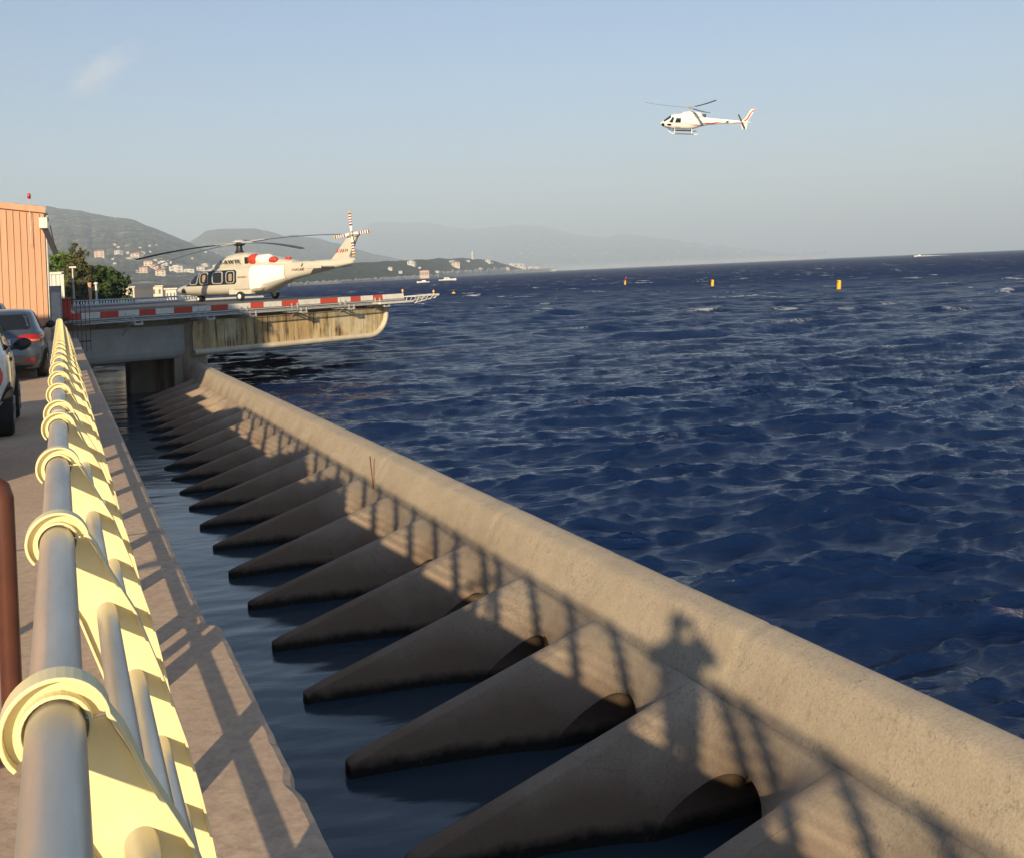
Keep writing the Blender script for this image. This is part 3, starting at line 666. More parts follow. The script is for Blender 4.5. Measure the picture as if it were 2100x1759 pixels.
# ============================================================ PHOTOGRAPHER (outside the frame, casts the shadow on the breakwater)
def skin_fig(name, nodes, edges, m_, parent, sub=2):
    me = bpy.data.meshes.new(name); me.from_pydata([n[0] for n in nodes], edges, []); o = bpy.data.objects.new(name, me); COL.objects.link(o)
    md = o.modifiers.new('skin', 'SKIN'); me.materials.append(m_)
    for i, n in enumerate(nodes):
        s = me.skin_vertices[0].data[i]; r = n[1]; s.radius = r if isinstance(r, tuple) else (r, r)
    me.skin_vertices[0].data[0].use_root = True
    sb = o.modifiers.new('sub', 'SUBSURF'); sb.levels = sb.render_levels = sub
    bpy.context.view_layer.update(); dg = bpy.context.evaluated_depsgraph_get()
    nm = bpy.data.meshes.new_from_object(o.evaluated_get(dg)); o.modifiers.clear(); o.data = nm; nm.name = name
    if parent is not None: o.parent = parent
    return o
def person():
    t = thing('person', 'photographer in dark shirt and grey trousers holding up a phone over the railing', 'person', (-.26, -.38, 0), -TH)
    # local: +y forward. body in one surface
    n = [((0, 0, .93), (.18, .13)), ((0, .0, 1.10), (.21, .16)), ((0, -.01, 1.28), (.235, .16)), ((0, -.02, 1.41), (.19, .13)), ((0, -.005, 1.47), .055), ((0, .02, 1.53), .055),
         ((.085, 0, .86), .105), ((.10, .02, .50), .06), ((.10, -.02, .10), .042), ((.11, .09, .05), .042), ((.115, .17, .035), .03),
         ((-.085, 0, .86), .105), ((-.10, .02, .50), .06), ((-.11, -.02, .10), .042), ((-.12, .09, .05), .042), ((-.125, .17, .035), .03),
         ((.24, -.01, 1.38), .09), ((.31, .12, 1.24), .075), ((.185, .19, 1.46), .055), ((.17, .22, 1.485), .03),
         ((-.24, -.01, 1.38), .09), ((-.23, .13, 1.24), .075), ((-.02, .19, 1.46), .055), ((.02, .22, 1.485), .03)]
    e = [(0, 1), (1, 2), (2, 3), (3, 4), (4, 5), (0, 6), (6, 7), (7, 8), (8, 9), (9, 10), (0, 11), (11, 12), (12, 13), (13, 14), (14, 15), (3, 16), (16, 17), (17, 18), (18, 19), (3, 20), (20, 21), (21, 22), (22, 23)]
    m_ = mat('clothed_body', (.06, .08, .12), .85); z = sepz(m_)
    c = mix(m_, ramp(m_, z, .92, .93, (0, 0, 0), (1, 1, 1)), (.12, .11, .10), (.055, .07, .12)); c = mix(m_, maprange(m_, z, .09, .10), (.02, .02, .02), c); c = mix(m_, maprange(m_, z, 1.455, 1.46), c, (.5, .3, .2)); L(m_, c, B(m_).inputs['Base Color'])
    skin_fig('body', n, e, m_, t)
    h = MB(); rows = []
    for j in range(15):
        q = math.pi*j/14; rows.append([(.075*math.sin(q)*math.cos(a), .03+(.095+.012*(math.sin(a) > .9))*math.sin(q)*math.sin(a), 1.635-.115*math.cos(q)*-1-.0*q) for a in [2*math.pi*k/20 for k in range(20)]])
    h.grid(rows, wrap=True); h.lathe([(.004, .14), (.014, .12), (.012, .105)], (0, 0, 1.62), 8, 'y')
    for sg in (-1, 1): h.lathe([(.012, -.01), (.022, 0), (.012, .01)], (sg*.078, .02, 1.63), 10, 'x')
    hd = h.build('head', M['skin'], t, smooth=True)
    ey = MB()
    for sg in (-1, 1): ey.lathe([(.004, .121), (.009, .118), (.009, .112)], (sg*.03, 0, 1.64), 10, 'y')
    ey.box((-.024, .112, 1.566), (.024, .121, 1.574)); ey.build('face_features', M['dark'], hd)
    hr = MB(); rows = []
    for j in range(10):
        q = math.pi*.62*j/9; rows.append([(.084*math.sin(q)*math.cos(a), .015+.104*math.sin(q)*math.sin(a)-(.0 if math.sin(a) < .3 else .02*j/9), 1.645+.118*math.cos(q)+(.03*j/9*max(0, math.sin(a)))) for a in [2*math.pi*k/20 for k in range(20)]])
    hr.grid(rows, wrap=True); hr.build('hair', M['hair'], t, smooth=True)
    for sg, hx in ((1, .17), (-1, .02)):
        hn = [((hx, .22, 1.485), .024), ((hx, .235, 1.535), (.030, .016))]; he = [(0, 1)]
        for k in range(4):
            b = len(hn); ox = (-.026+.017*k); hn += [((hx+ox, .245, 1.565), .009), ((hx+ox-sg*.012, .255, 1.59+.004*(k % 2)), .0085), ((hx+ox-sg*.032, .248, 1.60), .0075)]; he += [(1, b), (b, b+1), (b+1, b+2)]
        b = len(hn); hn += [((hx-sg*.035, .23, 1.535), .011), ((hx-sg*.05, .222, 1.565), .009)]; he += [(1, b), (b, b+1)]
        skin_fig('hand', hn, he, M['skin'], t, 1)
person()
ph = MB(); ph.box((-.075, -.004, -.038), (.075, .004, .038)); pho = ph.build('phone', M['dark'], bevel=.003)
pho.location = Vector((-.26, -.38, 0))+Matrix.Rotation(-TH, 3, 'Z') @ Vector((.095, .265, 1.575)); pho.rotation_euler = (0, 0, -TH); tag(pho, 'black phone held up in both hands above the handrail', 'phone')
# ============================================================ HELIPORT PLATFORM
DZ = EYE-1.05                                  # deck level
PA = cw(-18.1, 43); PB = cw(-6.0, 57); PC = cw(-17.0, 79.5); PD = cw(-31.5, 74.2)
def platform():
    DR = Vector((0, 0, -.08))
    t = thing('heliport_platform', 'raised concrete helicopter landing platform on piers above the water', 'platform')
    ab = (PB-PA).normalized(); nrm = Vector((ab.y, -ab.x, 0))       # outward from the near edge
    mb = MB(); mb.prism([(p.x, p.y) for p in (PA, PB, PC, PD)], DZ-.28, DZ); mb.build('deck', M['deck'], t)
    mb = MB(); P = [PA+ab*.3-nrm*.5, PB-ab*.4-nrm*.5, PC, PD]; mb.prism([(p.x, p.y) for p in P], DZ-.62, DZ-.284); mb.build('deck_slab', M['pier'], t)
    # red and white boards along the near edge
    px = [128, 154, 193, 231, 273, 307, 344, 382, 420, 455, 501, 528, 565, 599, 644, 680, 706, 727, 752, 772, 815]
    rw = 'rwrwrwrwrwrwrwrwrwrw'
    def edge_t(x):
        # where the sight line over image column x meets the near edge, in metres from PA
        y = 640-(x-135)*.0585; u, v = uv(x, y); d = cw(u/F_PX, 1); d.z = 0
        # PA + ab*s = d*k
        den = ab.x*d.y-ab.y*d.x; return (-PA.x*d.y+PA.y*d.x)/den
    e0 = edge_t(128)
    for i in range(20):
        a, b = edge_t(px[i]), edge_t(px[i+1]); mb = MB()
        p, q = PA+ab*a+nrm*.45, PA+ab*b+nrm*.45; z0, z1 = .475, .72
        mb.beam(Vector((p.x, p.y, (z0+z1)/2)), Vector((q.x, q.y, (z0+z1)/2)), .03, z1-z0)
        mb.build('edge_board', M['redpanel'] if rw[i] == 'r' else M['whitepanel'], t)
    tot = edge_t(815)
    # rails, netting shelf and brackets beneath the boards
    mb = MB(); o_ = nrm
    for off, z, r in ((.5, .50, .035), (1.15, .36, .035), (.8, .42, .02), (.18, .46, .05)):
        mb.tube([Vector((0, 0, z-.08))+PA+ab*e0+o_*off, Vector((0, 0, z-.08))+PA+ab*tot+o_*off], r, 8)
    mb.build('edge_rail', M['lgrey'], t)
    mb = MB(); s = e0
    while s < tot-.2:
        p = PA+ab*s+o_*.1; q = PA+ab*s+o_*1.15; mb.beam(Vector((p.x, p.y, .39)), Vector((q.x, q.y, .275)), .02, .02); s += .16
    mb.build('edge_netting', M['grey'], t)
    for xb in (252, 400, 486, 590, 688, 760):
        s = edge_t(xb); mb = MB()
        for dd in (-.16, .16):
            p = PA+ab*(s+dd)+DR
            mb.beam(p+nrm*.50+Vector((0, 0, .24)), p+nrm*.50+Vector((0, 0, .66)), .06, .05, (1, 0, 0)); mb.beam(p+nrm*1.20+Vector((0, 0, .24)), p-nrm*.2+Vector((0, 0, .24)), .05, .06); mb.beam(p+nrm*1.18+Vector((0, 0, .20)), p+nrm*1.18+Vector((0, 0, .44)), .06, .05, (1, 0, 0))
        p = PA+ab*s+DR; mb.beam(p+nrm*1.20-ab*.2+Vector((0, 0, .22)), p+nrm*1.20+ab*.2+Vector((0, 0, .22)), .05, .07)
        mb.beam(p+nrm*.52+Vector((0, 0, .24)), p-nrm*.1+Vector((0, 0, -.25)), .05, .05)
        mb.build('bracket', M['lgrey'], t)
    # lit face of the big cantilever with its rounded lower rim
    A = PA+ab*7.6-nrm*1.2; A = Vector((5.35, 49.0, 0)); Bp = Vector((15.75, 54.0, 0)); dr = (Bp-A).normalized(); W = (Bp-A).length; nn = Vector((dr.y, -dr.x, 0))
    def outline(ins, n=12):
        R = 1.35-ins; pts = [(0, .10), (0, -1.52+ins)]
        pts = [(0, -1.50+ins)]
        pts += [(W-ins-R+R*math.sin(R_(90*i/n)), -1.50+ins-.012*0+R-R*math.cos(R_(90*i/n))) for i in range(n+1)]
        pts += [(W-ins+.0, .06)]
        return pts
    def P3(s, z, o): q = A+dr*s+nn*o; return (q.x, q.y, z)
    o1 = outline(0); i1 = outline(.30)
    mb = MB(); rows = []
    prof = [(0, -.35), (.02, -.05), (.06, .06), (.14, .12), (.22, .12), (.28, .06), (.30, -.02), (.31, -.08)]
    for ins, off in prof: rows.append([P3(s, z, off) for s, z in outline(ins)])
    mb.grid(rows); mb.build('beam_rim', M['beam_lit'], t, smooth=True)
    mb = MB(); o2 = outline(.29); n_ = len(o2)
    v = [P3(s, z, -.05) for s, z in o2]+[P3(0, .06, -.05)]; mb.add(v, [tuple(range(len(v)))])
    v2 = [P3(s, z, -.36) for s, z in o1]+[P3(0, .06, -.36)]; mb.add(v2, [tuple(range(len(v2)))])
    mb.build('beam_face', M['stained'], t)
    for s in np.arange(.8, W-.5, .82):
        mb = MB(); mb.beam(P3(s, -1.15, -.045), P3(s, .05, -.045), .02, .012, nn); mb.build('formwork_seam', M['pier'], t)
    # grey box beam on the left, piers below
    mb = MB(); q0, q1 = Vector((.15, 46.9, 0)), Vector((5.0, 49.3, 0)); d2 = (q1-q0).normalized(); n2 = Vector((d2.y, -d2.x, 0)); rows = []
    for off, z in ((-.4, .0), (0, .0), (0, -1.15), (-.04, -1.32), (-.12, -1.44), (-.4, -1.5), (-.9, -1.5)):
        rows.append([tuple((q0+d2*s+n2*off).xy)+(z-.012*s,) for s in (0, 1.2, 2.4, 3.6, (q1-q0).length)])
    mb.grid(rows); mb.build('box_beam', M['beam_grey'], t, bevel=.01)
    for nm, a, b in (('pier', (2.75, 51.2), (4.7, 54.5)), ('pier', (4.5, 49.3), (5.95, 51.5))):
        mb = MB(); mb.box((a[0], a[1], -4.5), (b[0], b[1], .02)); mb.build(nm, M['pier'], t, bevel=.06)
    # slatted net frame along the far edge and pipes
    cd = (PC-PD).normalized(); cn = Vector((-cd.y, cd.x, 0)); s = 1.1
    mb = MB()
    while s < 9.3:
        p = PD+cd*s; mb.beam(Vector((p.x, p.y, DZ+.02)), Vector((p.x, p.y, DZ+.02))+cn*.9+Vector((0, 0, .27)), .10, .02); s += .19
    mb.build('net_slats', M['whitepanel'], t)
    mb = MB()
    for off, z in ((-.1, .02), (-.6, -.03), (.95, .30)):
        mb.tube([PD+cd*1.0+cn*off+Vector((0, 0, DZ+z+.06)), PC-cd*1.5+cn*off+Vector((0, 0, DZ+z+.06))], .055, 8)
    for s in np.arange(1.2, 14, 1.6): p = PD+cd*s-cn*.1; mb.beam((p.x, p.y, DZ-.3), (p.x, p.y, DZ+.12), .07, .07, (1, 0, 0))
    mb.build('far_rail', M['lgrey'], t)
    mb = MB()
    for k in range(5):
        q = PA+(PD-PA)*(k/4)
    mb.tube([PA+ab*.5+Vector((0, 0, DZ+.15)), PD+cd*.5+Vector((0, 0, DZ+.15))], .05, 8); mb.build('side_rail', M['lgrey'], t)
    # tapered lattice arm that carries the net past the right end
    mb = MB(); e = PA+ab*tot+Vector((0, 0, -.08)); 
    for off in (.45, 1.3):
        mb.tube([e+nrm*off+Vector((0, 0, .62)), e+ab*1.9+nrm*(off*.9)+Vector((0, 0, .66))], .035, 8); mb.tube([e+nrm*off+Vector((0, 0, .30)), e+ab*1.65+nrm*off*.9+Vector((0, 0, .52))], .035, 8)
        for k in range(5): mb.tube([e+nrm*off+ab*(.1+.34*k)+Vector((0, 0, .31+.04*k)), e+nrm*off+ab*(.3+.34*k)+Vector((0, 0, .63))], .022, 6)
    for k in range(6): mb.tube([e+nrm*.45+ab*(.1+.35*k)+Vector((0, 0, .62)), e+nrm*1.3+ab*(.1+.34*k)+Vector((0, 0, .62))], .025, 6)
    mb.tube([e+ab*1.9+nrm*.4+Vector((0, 0, .66)), e+ab*1.9+nrm*1.2+Vector((0, 0, .66))], .035, 8); mb.build('net_frame', M['whitepanel'], t)
    mb = MB(); q = e-ab*.2; mb.prism([((q+nrm*a+ab*b).x, (q+nrm*a+ab*b).y) for a, b in ((.5, -2.4), (1.3, -2.2), (1.2, .2), (.3, .2))], .26, .34); mb.build('end_shelf', M['whitepanel'], t)
    for p, z in ((e+nrm*.4, .73), (e+ab*1.9+nrm*.8, .60)):
        mb = MB(); mb.lathe([(.03, 0), (.03, .08), (.06, .09), (.065, .15), (.045, .2), (.01, .22)], (p.x, p.y, z), 12); mb.build('perimeter_lamp', M['gold'], t)
    return t
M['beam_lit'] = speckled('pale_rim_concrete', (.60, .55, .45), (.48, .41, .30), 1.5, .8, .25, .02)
platform()

# ============================================================ HELICOPTERS
class Loft:
    """stations: x, z bottom, z top, half width, squareness; local +x is the tail, y<0 faces the camera"""
    def __init__(s, st): s.st = np.array(st, float)
    def at(s, x): return [float(np.interp(x, s.st[:, 0], s.st[:, i])) for i in range(1, 5)]
    def skin(s, x, z, off=0, sg=-1):
        b, t, w_, n = s.at(x); c = (b+t)/2; h = max(1e-3, (t-b)/2); q = min(1, abs((z-c)/h)); return (x, sg*(w_*(1-q**n)**(1/n)+off), z)
    def build(s, name, m_, parent, nx=90, na=40):
        mb = MB(); rows = []; x0, x1 = s.st[0, 0], s.st[-1, 0]
        for i in range(nx):
            q = i/(nx-1); x = x0+(x1-x0)*(q**1.15); b, t, w_, n = s.at(x); c = (b+t)/2; h = (t-b)/2
            rows.append([(x, w_*math.copysign(abs(math.cos(a))**(2/n), math.cos(a)), c+h*math.copysign(abs(math.sin(a))**(2/n), math.sin(a))) for a in [2*math.pi*k/na for k in range(na)]])
        mb.grid(rows, wrap=True); mb.f += [tuple(range(na)), tuple((nx-1)*na+k for k in range(na))]; mb.mi += [0, 0]
        return mb.build(name, m_, parent, smooth=True, auto=38)
def blade(mb, c, ang, r0, r1, chord, droop, tilt, pitch=.08, th=.03):
    rows = []
    for i in range(13):
        q = i/12; r = r0+(r1-r0)*q; ch = chord*(.45+.55*min(1, q*6)) if q < .95 else chord*.7
        d = Vector((math.cos(ang), math.sin(ang), 0)); s = Vector((-math.sin(ang), math.cos(ang), 0))
        p = Vector(c)+d*r; p.z += -droop*q*q+tilt.x*d.x*r+tilt.y*d.y*r
        rows.append([p-s*ch/2+Vector((0, 0, -pitch*ch/2)), p+Vector((0, 0, th/2)), p+s*ch/2+Vector((0, 0, pitch*ch/2)), p-Vector((0, 0, th/2))])
    mb.grid(rows, wrap=True); n = len(mb.v); mb.f += [(n-4, n-3, n-2, n-1)]; mb.mi += [mb.cur]
def big_heli():
    c = cw(-16.25, 67.5); fwd = cw(-.848, .53)      # nose heading
    t = thing('parked_helicopter', 'large cream white helicopter with covered engines standing on the landing platform', 'helicopter')
    # local axes: +x towards the tail, +y to its own right (away from the camera), z up ; mains at x=6.0
    tx = -fwd; ty = Vector((-tx.y, tx.x, 0))
    KX, KZ = 1.15, .98; o = Vector((c.x, c.y, DZ))-tx*5.55*KX
    t.matrix_world = Matrix(((tx.x*KX, ty.x, 0, o.x), (tx.y*KX, ty.y, 0, o.y), (0, 0, KZ, o.z), (0, 0, 0, 1)))
    F = Loft([(0, .78, .82, .03, 2), (.12, .66, .96, .25, 2.1), (.4, .53, 1.10, .50, 2.2), (.9, .44, 1.25, .80, 2.4), (1.3, .41, 1.55, .98, 2.6), (1.75, .39, 1.93, 1.08, 2.8), (2.15, .38, 2.12, 1.13, 3), (2.6, .37, 2.22, 1.15, 3.2), (3.2, .37, 2.28, 1.15, 3.4),
              (5.6, .38, 2.30, 1.15, 3.4), (6.3, .50, 2.32, 1.08, 3.2), (7.0, .78, 2.34, .88, 3), (7.9, 1.10, 2.34, .62, 2.8), (8.6, 1.27, 2.34, .50, 2.6), (10, 1.50, 2.33, .40, 2.5), (11.3, 1.72, 2.32, .32, 2.4), (12.2, 1.86, 2.30, .24, 2.3), (12.9, 1.98, 2.2, .14, 2.2)])
    F.build('fuselage', M['heli'], t)
    C = Loft([(2.35, 1.9, 2.16, .35, 2.2), (2.8, 1.9, 2.46, .80, 2.4), (3.2, 1.9, 2.74, .92, 2.5), (3.65, 1.9, 3.00, .92, 2.5), (4.1, 1.9, 3.10, .90, 2.5), (4.75, 1.9, 3.10, .88, 2.5), (5.0, 1.9, 3.02, .80, 2.8), (5.6, 1.9, 2.92, .82, 2.8), (6.6, 1.9, 2.78, .80, 2.6), (7.6, 1.9, 2.58, .68, 2.4), (8.5, 1.9, 2.42, .40, 2.2)])
    C.build('engine_cowling', M['heli'], t, 60)
    sk = lambda a, b, o_: F.skin(a, b, o_)
    # cockpit glazing and window band
    patch('cockpit_glass', sk, [(.86, 1.22), (1.15, 1.06), (1.7, 1.06), (4.38, 1.08), (4.5, 1.2), (4.5, 1.86), (4.36, 1.99), (1.98, 1.99), (1.62, 1.78)], M['glass'], t, rings=10, off=.012)
    patch('windscreen', lambda a, b, o_: (lambda q: (q[0], q[1], q[2]))((F.at(b)[0]*0+b, a*F.at(b)[2]*.86, (F.at(b)[0]+F.at(b)[1])/2+(F.at(b)[1]-F.at(b)[0])/2*(max(0, 1-abs(a*.86)**F.at(b)[3]))**(1/F.at(b)[3])+o_)), [(-.9, 1.15), (.9, 1.15), (.9, 1.95), (-.9, 1.95)], M['glass'], t, rings=10, dens=.2, off=.012)
    for i, (x0, x1, sh) in enumerate(((1.42, 2.02, .18), (2.2, 2.76, .0), (3.0, 3.68, 0), (3.86, 4.40, 0))):
        po = rounded(x0, 1.14, x1, 1.93, .16); po = [(a+(b-1.14)*sh, b) for a, b in po]
        cx_ = sum(p[0] for p in po)/len(po); cy_ = sum(p[1] for p in po)/len(po)
        fr = patch('window_frame', sk, po, M['lgrey'], t, off=.022)
        patch('pane', sk, [(cx_+(a-cx_)*.80, cy_+(b-cy_)*.87) for a, b in po], M['glass'], fr, off=.03)
        if i in (1, 3): patch('seat_back', sk, [(cx_+(a-cx_)*.38+.02, cy_+(b-cy_)*.6-.02) for a, b in po], M['interior'], fr, off=.033)
    patch('nose_lamp_recess', sk, [(.60, .62), (1.02, .60), (1.05, .74), (.98, .90), (.84, .96), (.68, .86)], M['dark'], t, off=.012)
    patch('engine_bay_panel', sk, [(5.56, 1.05), (5.56, 2.28), (8.02, 2.22), (8.02, 1.32), (6.6, 1.02), (6.25, .72), (5.60, .60)], M['heliw'], t, rings=8, off=.02)
    for x in (5.52, 8.06): patch('panel_seam', sk, [(x, 1.2 if x > 7 else .55), (x+.02, 1.2 if x > 7 else .55), (x+.02, 2.2), (x, 2.2)], M['grey'], t, off=.006)
    patch('belly_stripe', sk, [(4.3, .72), (6.3, .72), (6.3, .76), (4.3, .76)], M['grey'], t, off=.006)
    patch('sponson', sk, [(4.2, .42), (6.4, .62), (6.6, .80), (4.3, .66)], M['heli'], t, off=.16)
    for x, zt, m_ in ((5.2, 2.60, 'redc'), (7.2, 2.52, 'redc')):
        mb = MB(); r = .30 if x < 6 else .17
        if x < 6: mb.lathe([(.10, -.35), (.26, -.30), (.34, -.1), (.36, .2), (.30, .32)], (x+.35, -.62, 2.58), 20, 'x')
        else: mb.lathe([(.05, -.42), (.15, -.36), (.19, -.1), (.19, .2), (.12, .36), (.03, .40)], (x, -.66, 2.50), 20, 'x')
        mb.build('engine_cover', M['red'], t, smooth=True, auto=50)
    mb = MB(); mb.lathe([(.20, 0), (.33, .1), (.34, 1.0), (.22, 1.25)], (5.85, -.58, 2.55), 20, 'x'); mb.build('engine_nacelle', M['heliw'], t, smooth=True)
    mb = MB(); mb.lathe([(.05, -.2), (.14, -.16), (.14, .14), (.03, .2)], (8.05, -.18, 2.5), 14, 'x'); mb.build('exhaust_plug', M['red'], t, smooth=True)
    mb = MB(); mb.box((4.95, -.84, 2.35), (5.25, -.3, 2.75)); mb.build('intake', M['dark'], t)
    # fin, sloping back and up
    def slab(name, pts, th_, m_, axis='y', y=0):
        mb = MB(); n = len(pts); cx_ = sum(p[0] for p in pts)/n; cy_ = sum(p[1] for p in pts)/n; rows = []
        for q, hh in ((1, .15), (.93, .8), (.75, 1)):
            rows.append([(cx_+(a-cx_)*q, y+hh*th_/2, cy_+(b-cy_)*q) for a, b in pts])
        bk_ = [[(p[0], 2*y-p[1], p[2]) for p in r] for r in rows][::-1]
        R = bk_+rows; mb.grid(R, wrap=True); k = len(R)*n; mb.f += [tuple(range(n)), tuple(range(k-n, k))]; mb.mi += [0, 0]
        if axis == 'z': mb.v = [(a, c_, b) for a, b, c_ in mb.v]
        return mb.build(name, m_, t, smooth=True, auto=40)
    slab('tail_fin', [(11.0, 2.2), (11.35, 2.33), (12.75, 3.72), (12.95, 3.80), (13.5, 3.78), (13.35, 3.55), (12.75, 2.42), (12.85, 2.25), (13.1, 2.20), (13.0, 2.0), (12.3, 1.86), (11.4, 1.80)], .26, M['heli'])
    mb = MB(); mb.lathe([(.05, -.5), (.17, -.35), (.20, 0), (.14, .35), (.04, .5)], (13.15, -.10, 3.74), 16, 'x'); mb.build('tail_gearbox', M['heli'], t, smooth=True)
    mb = MB(); mb.box((10.35, -1.55, 1.86), (11.75, -.12, 1.95)); mb.build('tailplane', M['heli'], t, bevel=.04)
    mb = MB(); mb.box((10.6, -1.62, 1.80), (11.9, -1.55, 2.0)); mb.box((10.4, .12, 1.86), (11.7, 1.5, 1.95)); mb.build('tailplane', M['heli'], t, bevel=.03)
    # tail rotor, four banded blades
    hub = (13.22, -.34, 3.76); mb = MB(); mb.lathe([(.06, -.12), (.12, -.08), (.12, .1)], hub, 14, 'y'); trh = mb.build('tail_rotor_hub', M['lgrey'], t, smooth=True, auto=40)
    for a0 in (94, 4, 186, 274):
        a = R_(a0); d = Vector((math.cos(a), 0, math.sin(a))); s = Vector((-math.sin(a), 0, math.cos(a))); mb = MB()
        cuts = [.15, .5, .60, .68, .76, .84, .92, 1.0, 1.08, 1.16, 1.24, 1.34]
        for i, (p, q) in enumerate(zip(cuts, cuts[1:])):
            mi = 2 if i == len(cuts)-2 else (1 if i % 2 else 0); wd = .10 if p < .3 else .19
            base = [Vector(hub)+d*p-s*wd/2, Vector(hub)+d*p+s*wd/2, Vector(hub)+d*q+s*.095, Vector(hub)+d*q-s*.095]
            off = Vector((0, .018, 0)); v = [b-off for b in base]+[b+off for b in base]
            mb.add(v, [(3, 2, 1, 0), (4, 5, 6, 7), (0, 1, 5, 4), (1, 2, 6, 5), (2, 3, 7, 6), (3, 0, 4, 7)], mi)
        mb.build('tail_rotor_blade', [M['heliw'], M['maroon'], M['gold']], t)
    # main rotor
    h = (4.55, 0, 3.72); mb = MB()
    mb.lathe([(.30, -.65), (.20, -.45), (.16, -.2), (.34, -.12), (.36, .0), (.2, .06)], h, 20); mb.build('rotor_mast', M['dark'], t, smooth=True, auto=40)
    mb = MB(); mb.lathe([(.42, .04), (.36, .12), (.18, .20), (.03, .22)], h, 20); mb.build('rotor_cap', M['bladew'], t, smooth=True, auto=50)
    # blade angles in camera axes turned into the local frame
    ang_t = math.atan2(tx.y, tx.x)
    for k in range(5):
        a = R_(22+72*k); dw = cw(math.cos(a), math.sin(a)); la = math.atan2(dw.dot(ty), dw.dot(tx)); tl = cw(.075, .12)
        tilt = Vector((tl.dot(tx), tl.dot(ty), 0))
        mb = MB(); blade(mb, h, la, 1.2, 6.7, .50, .42, tilt, .10, .05); b = mb.build('rotor_blade', M['blade'], t, smooth=False)
        g = MB(); blade(g, (h[0], h[1], h[2]+.01), la, .2, 1.5, .30, .0, tilt, .05, .12); g.build('blade_grip', M['bladew'], b)
    # wheels
    for x, ys, r in ((1.35, (-.14, .14), .20), (5.15, (-1.50,), .30), (5.15, (1.50,), .30)):
        for y in ys:
            w_ = MB(); w_.lathe([(r*.5, -.09), (r*.92, -.09), (r, -.05), (r, .05), (r*.92, .09), (r*.5, .09)], (x, y, r), 24, 'y'); wo = w_.build('wheel', M['tyre'], t, smooth=True, auto=40)
            hb = MB(); hb.lathe([(.02, -.10), (r*.48, -.095), (r*.5, .095), (.02, .1)], (x, y, r), 16, 'y'); hb.build('rim', M['heliw'], wo)
        mb = MB()
        if x < 2: mb.tube([(x, 0, .22), (x-.05, 0, .5)], .06, 10)
        else: mb.tube([(x, ys[0]*.93, .30), (x-.1, ys[0]*.7, .62), (x-.2, ys[0]*.55, .7)], .06, 10); mb.box((x-1.1, min(ys[0]*.55, ys[0]*.8), .42), (x+.6, max(ys[0]*.55, ys[0]*.8), .72))
        mb.build('landing_leg', M['heli'] if x > 2 else M['grey'], t, bevel=.03)
    def lt(name, s_, size, x, z, m_, fn=F, rotz=0.):
        y = fn.skin(x, z, .03)[1]; mt = Matrix.Translation((x, y, z)) @ Matrix.Rotation(math.pi/2, 4, 'X') @ Matrix.Rotation(rotz, 4, 'Z'); return text(name, s_, size, t, mt, m_, .003)
    y = C.skin(3.9, 2.35, .05)[1]; mt = Matrix.Translation((4.12, y-.10, 2.50)) @ Matrix.Rotation(math.pi/2, 4, 'X'); text('registration', 'I-AWTK', .34, t, mt, M['lettering'], .02)
    lt('operator_lettering', 'MONACAIR', .21, 8.95, 1.80, M['maroon']); lt('maker_lettering', 'LEONARDO', .13, 5.0, 1.50, M['redletter'])
    mb = MB(); fy = F.skin(9.4, 2.0, .03)[1]; mb.add([(9.28, fy, 1.98), (9.36, fy, 2.1), (9.46, fy, 2.22), (9.44, fy, 2.08), (9.34, fy, 1.97)], [(0, 1, 2, 3, 4)]); mb.build('feather_emblem', M['lettering'], t)
    mt = Matrix.Translation((12.10, -.145, 2.78)) @ Matrix.Rotation(math.pi/2, 4, 'X') @ Matrix.Rotation(-.03, 4, 'Z'); text('type_lettering', 'AW', .34, t, mt, M['redletter'], .006)
    mt = Matrix.Translation((12.52, -.14, 2.80)) @ Matrix.Rotation(math.pi/2, 4, 'X') @ Matrix.Rotation(-.03, 4, 'Z'); text('type_lettering', '139', .24, t, mt, M['lettering'], .006)
    mb = MB(); mb.lathe([(.012, 0), (.01, .25)], (2.6, -.3, 2.2), 6); mb.beam((2.45, -.3, 2.35), (2.85, -.3, 2.4), .05, .06); mb.build('aerial', M['heliw'], t)
    # stretch the cabin and shorten the boom to the proportions of this type
    xa, xb = [-1, 0, .86, 4.5, 5.56, 8.02, 13.4, 14.5], [-1.6, -.6, .7, 5.25, 6.2, 8.3, 13.05, 14.1]
    done = set(); st = list(x for x in COL.objects if x.parent == t)
    while st:
        o2 = st.pop(); st += [x for x in COL.objects if x.parent == o2]
        if o2.name.split('.')[0] in ('rotor_mast', 'rotor_cap', 'rotor_blade', 'blade_grip') or o2.type != 'MESH' or o2.data.name in done: continue
        done.add(o2.data.name)
        if o2.name.split('.')[0] in ('wheel', 'rim'):
            cx = sum(v.co.x for v in o2.data.vertices)/len(o2.data.vertices); dx = float(np.interp(cx, xa, xb))-cx
            for v in o2.data.vertices: v.co.x = cx+dx+(v.co.x-cx)/KX
        else:
            for v in o2.data.vertices: v.co.x = float(np.interp(v.co.x, xa, xb))
    return t
big_heli()

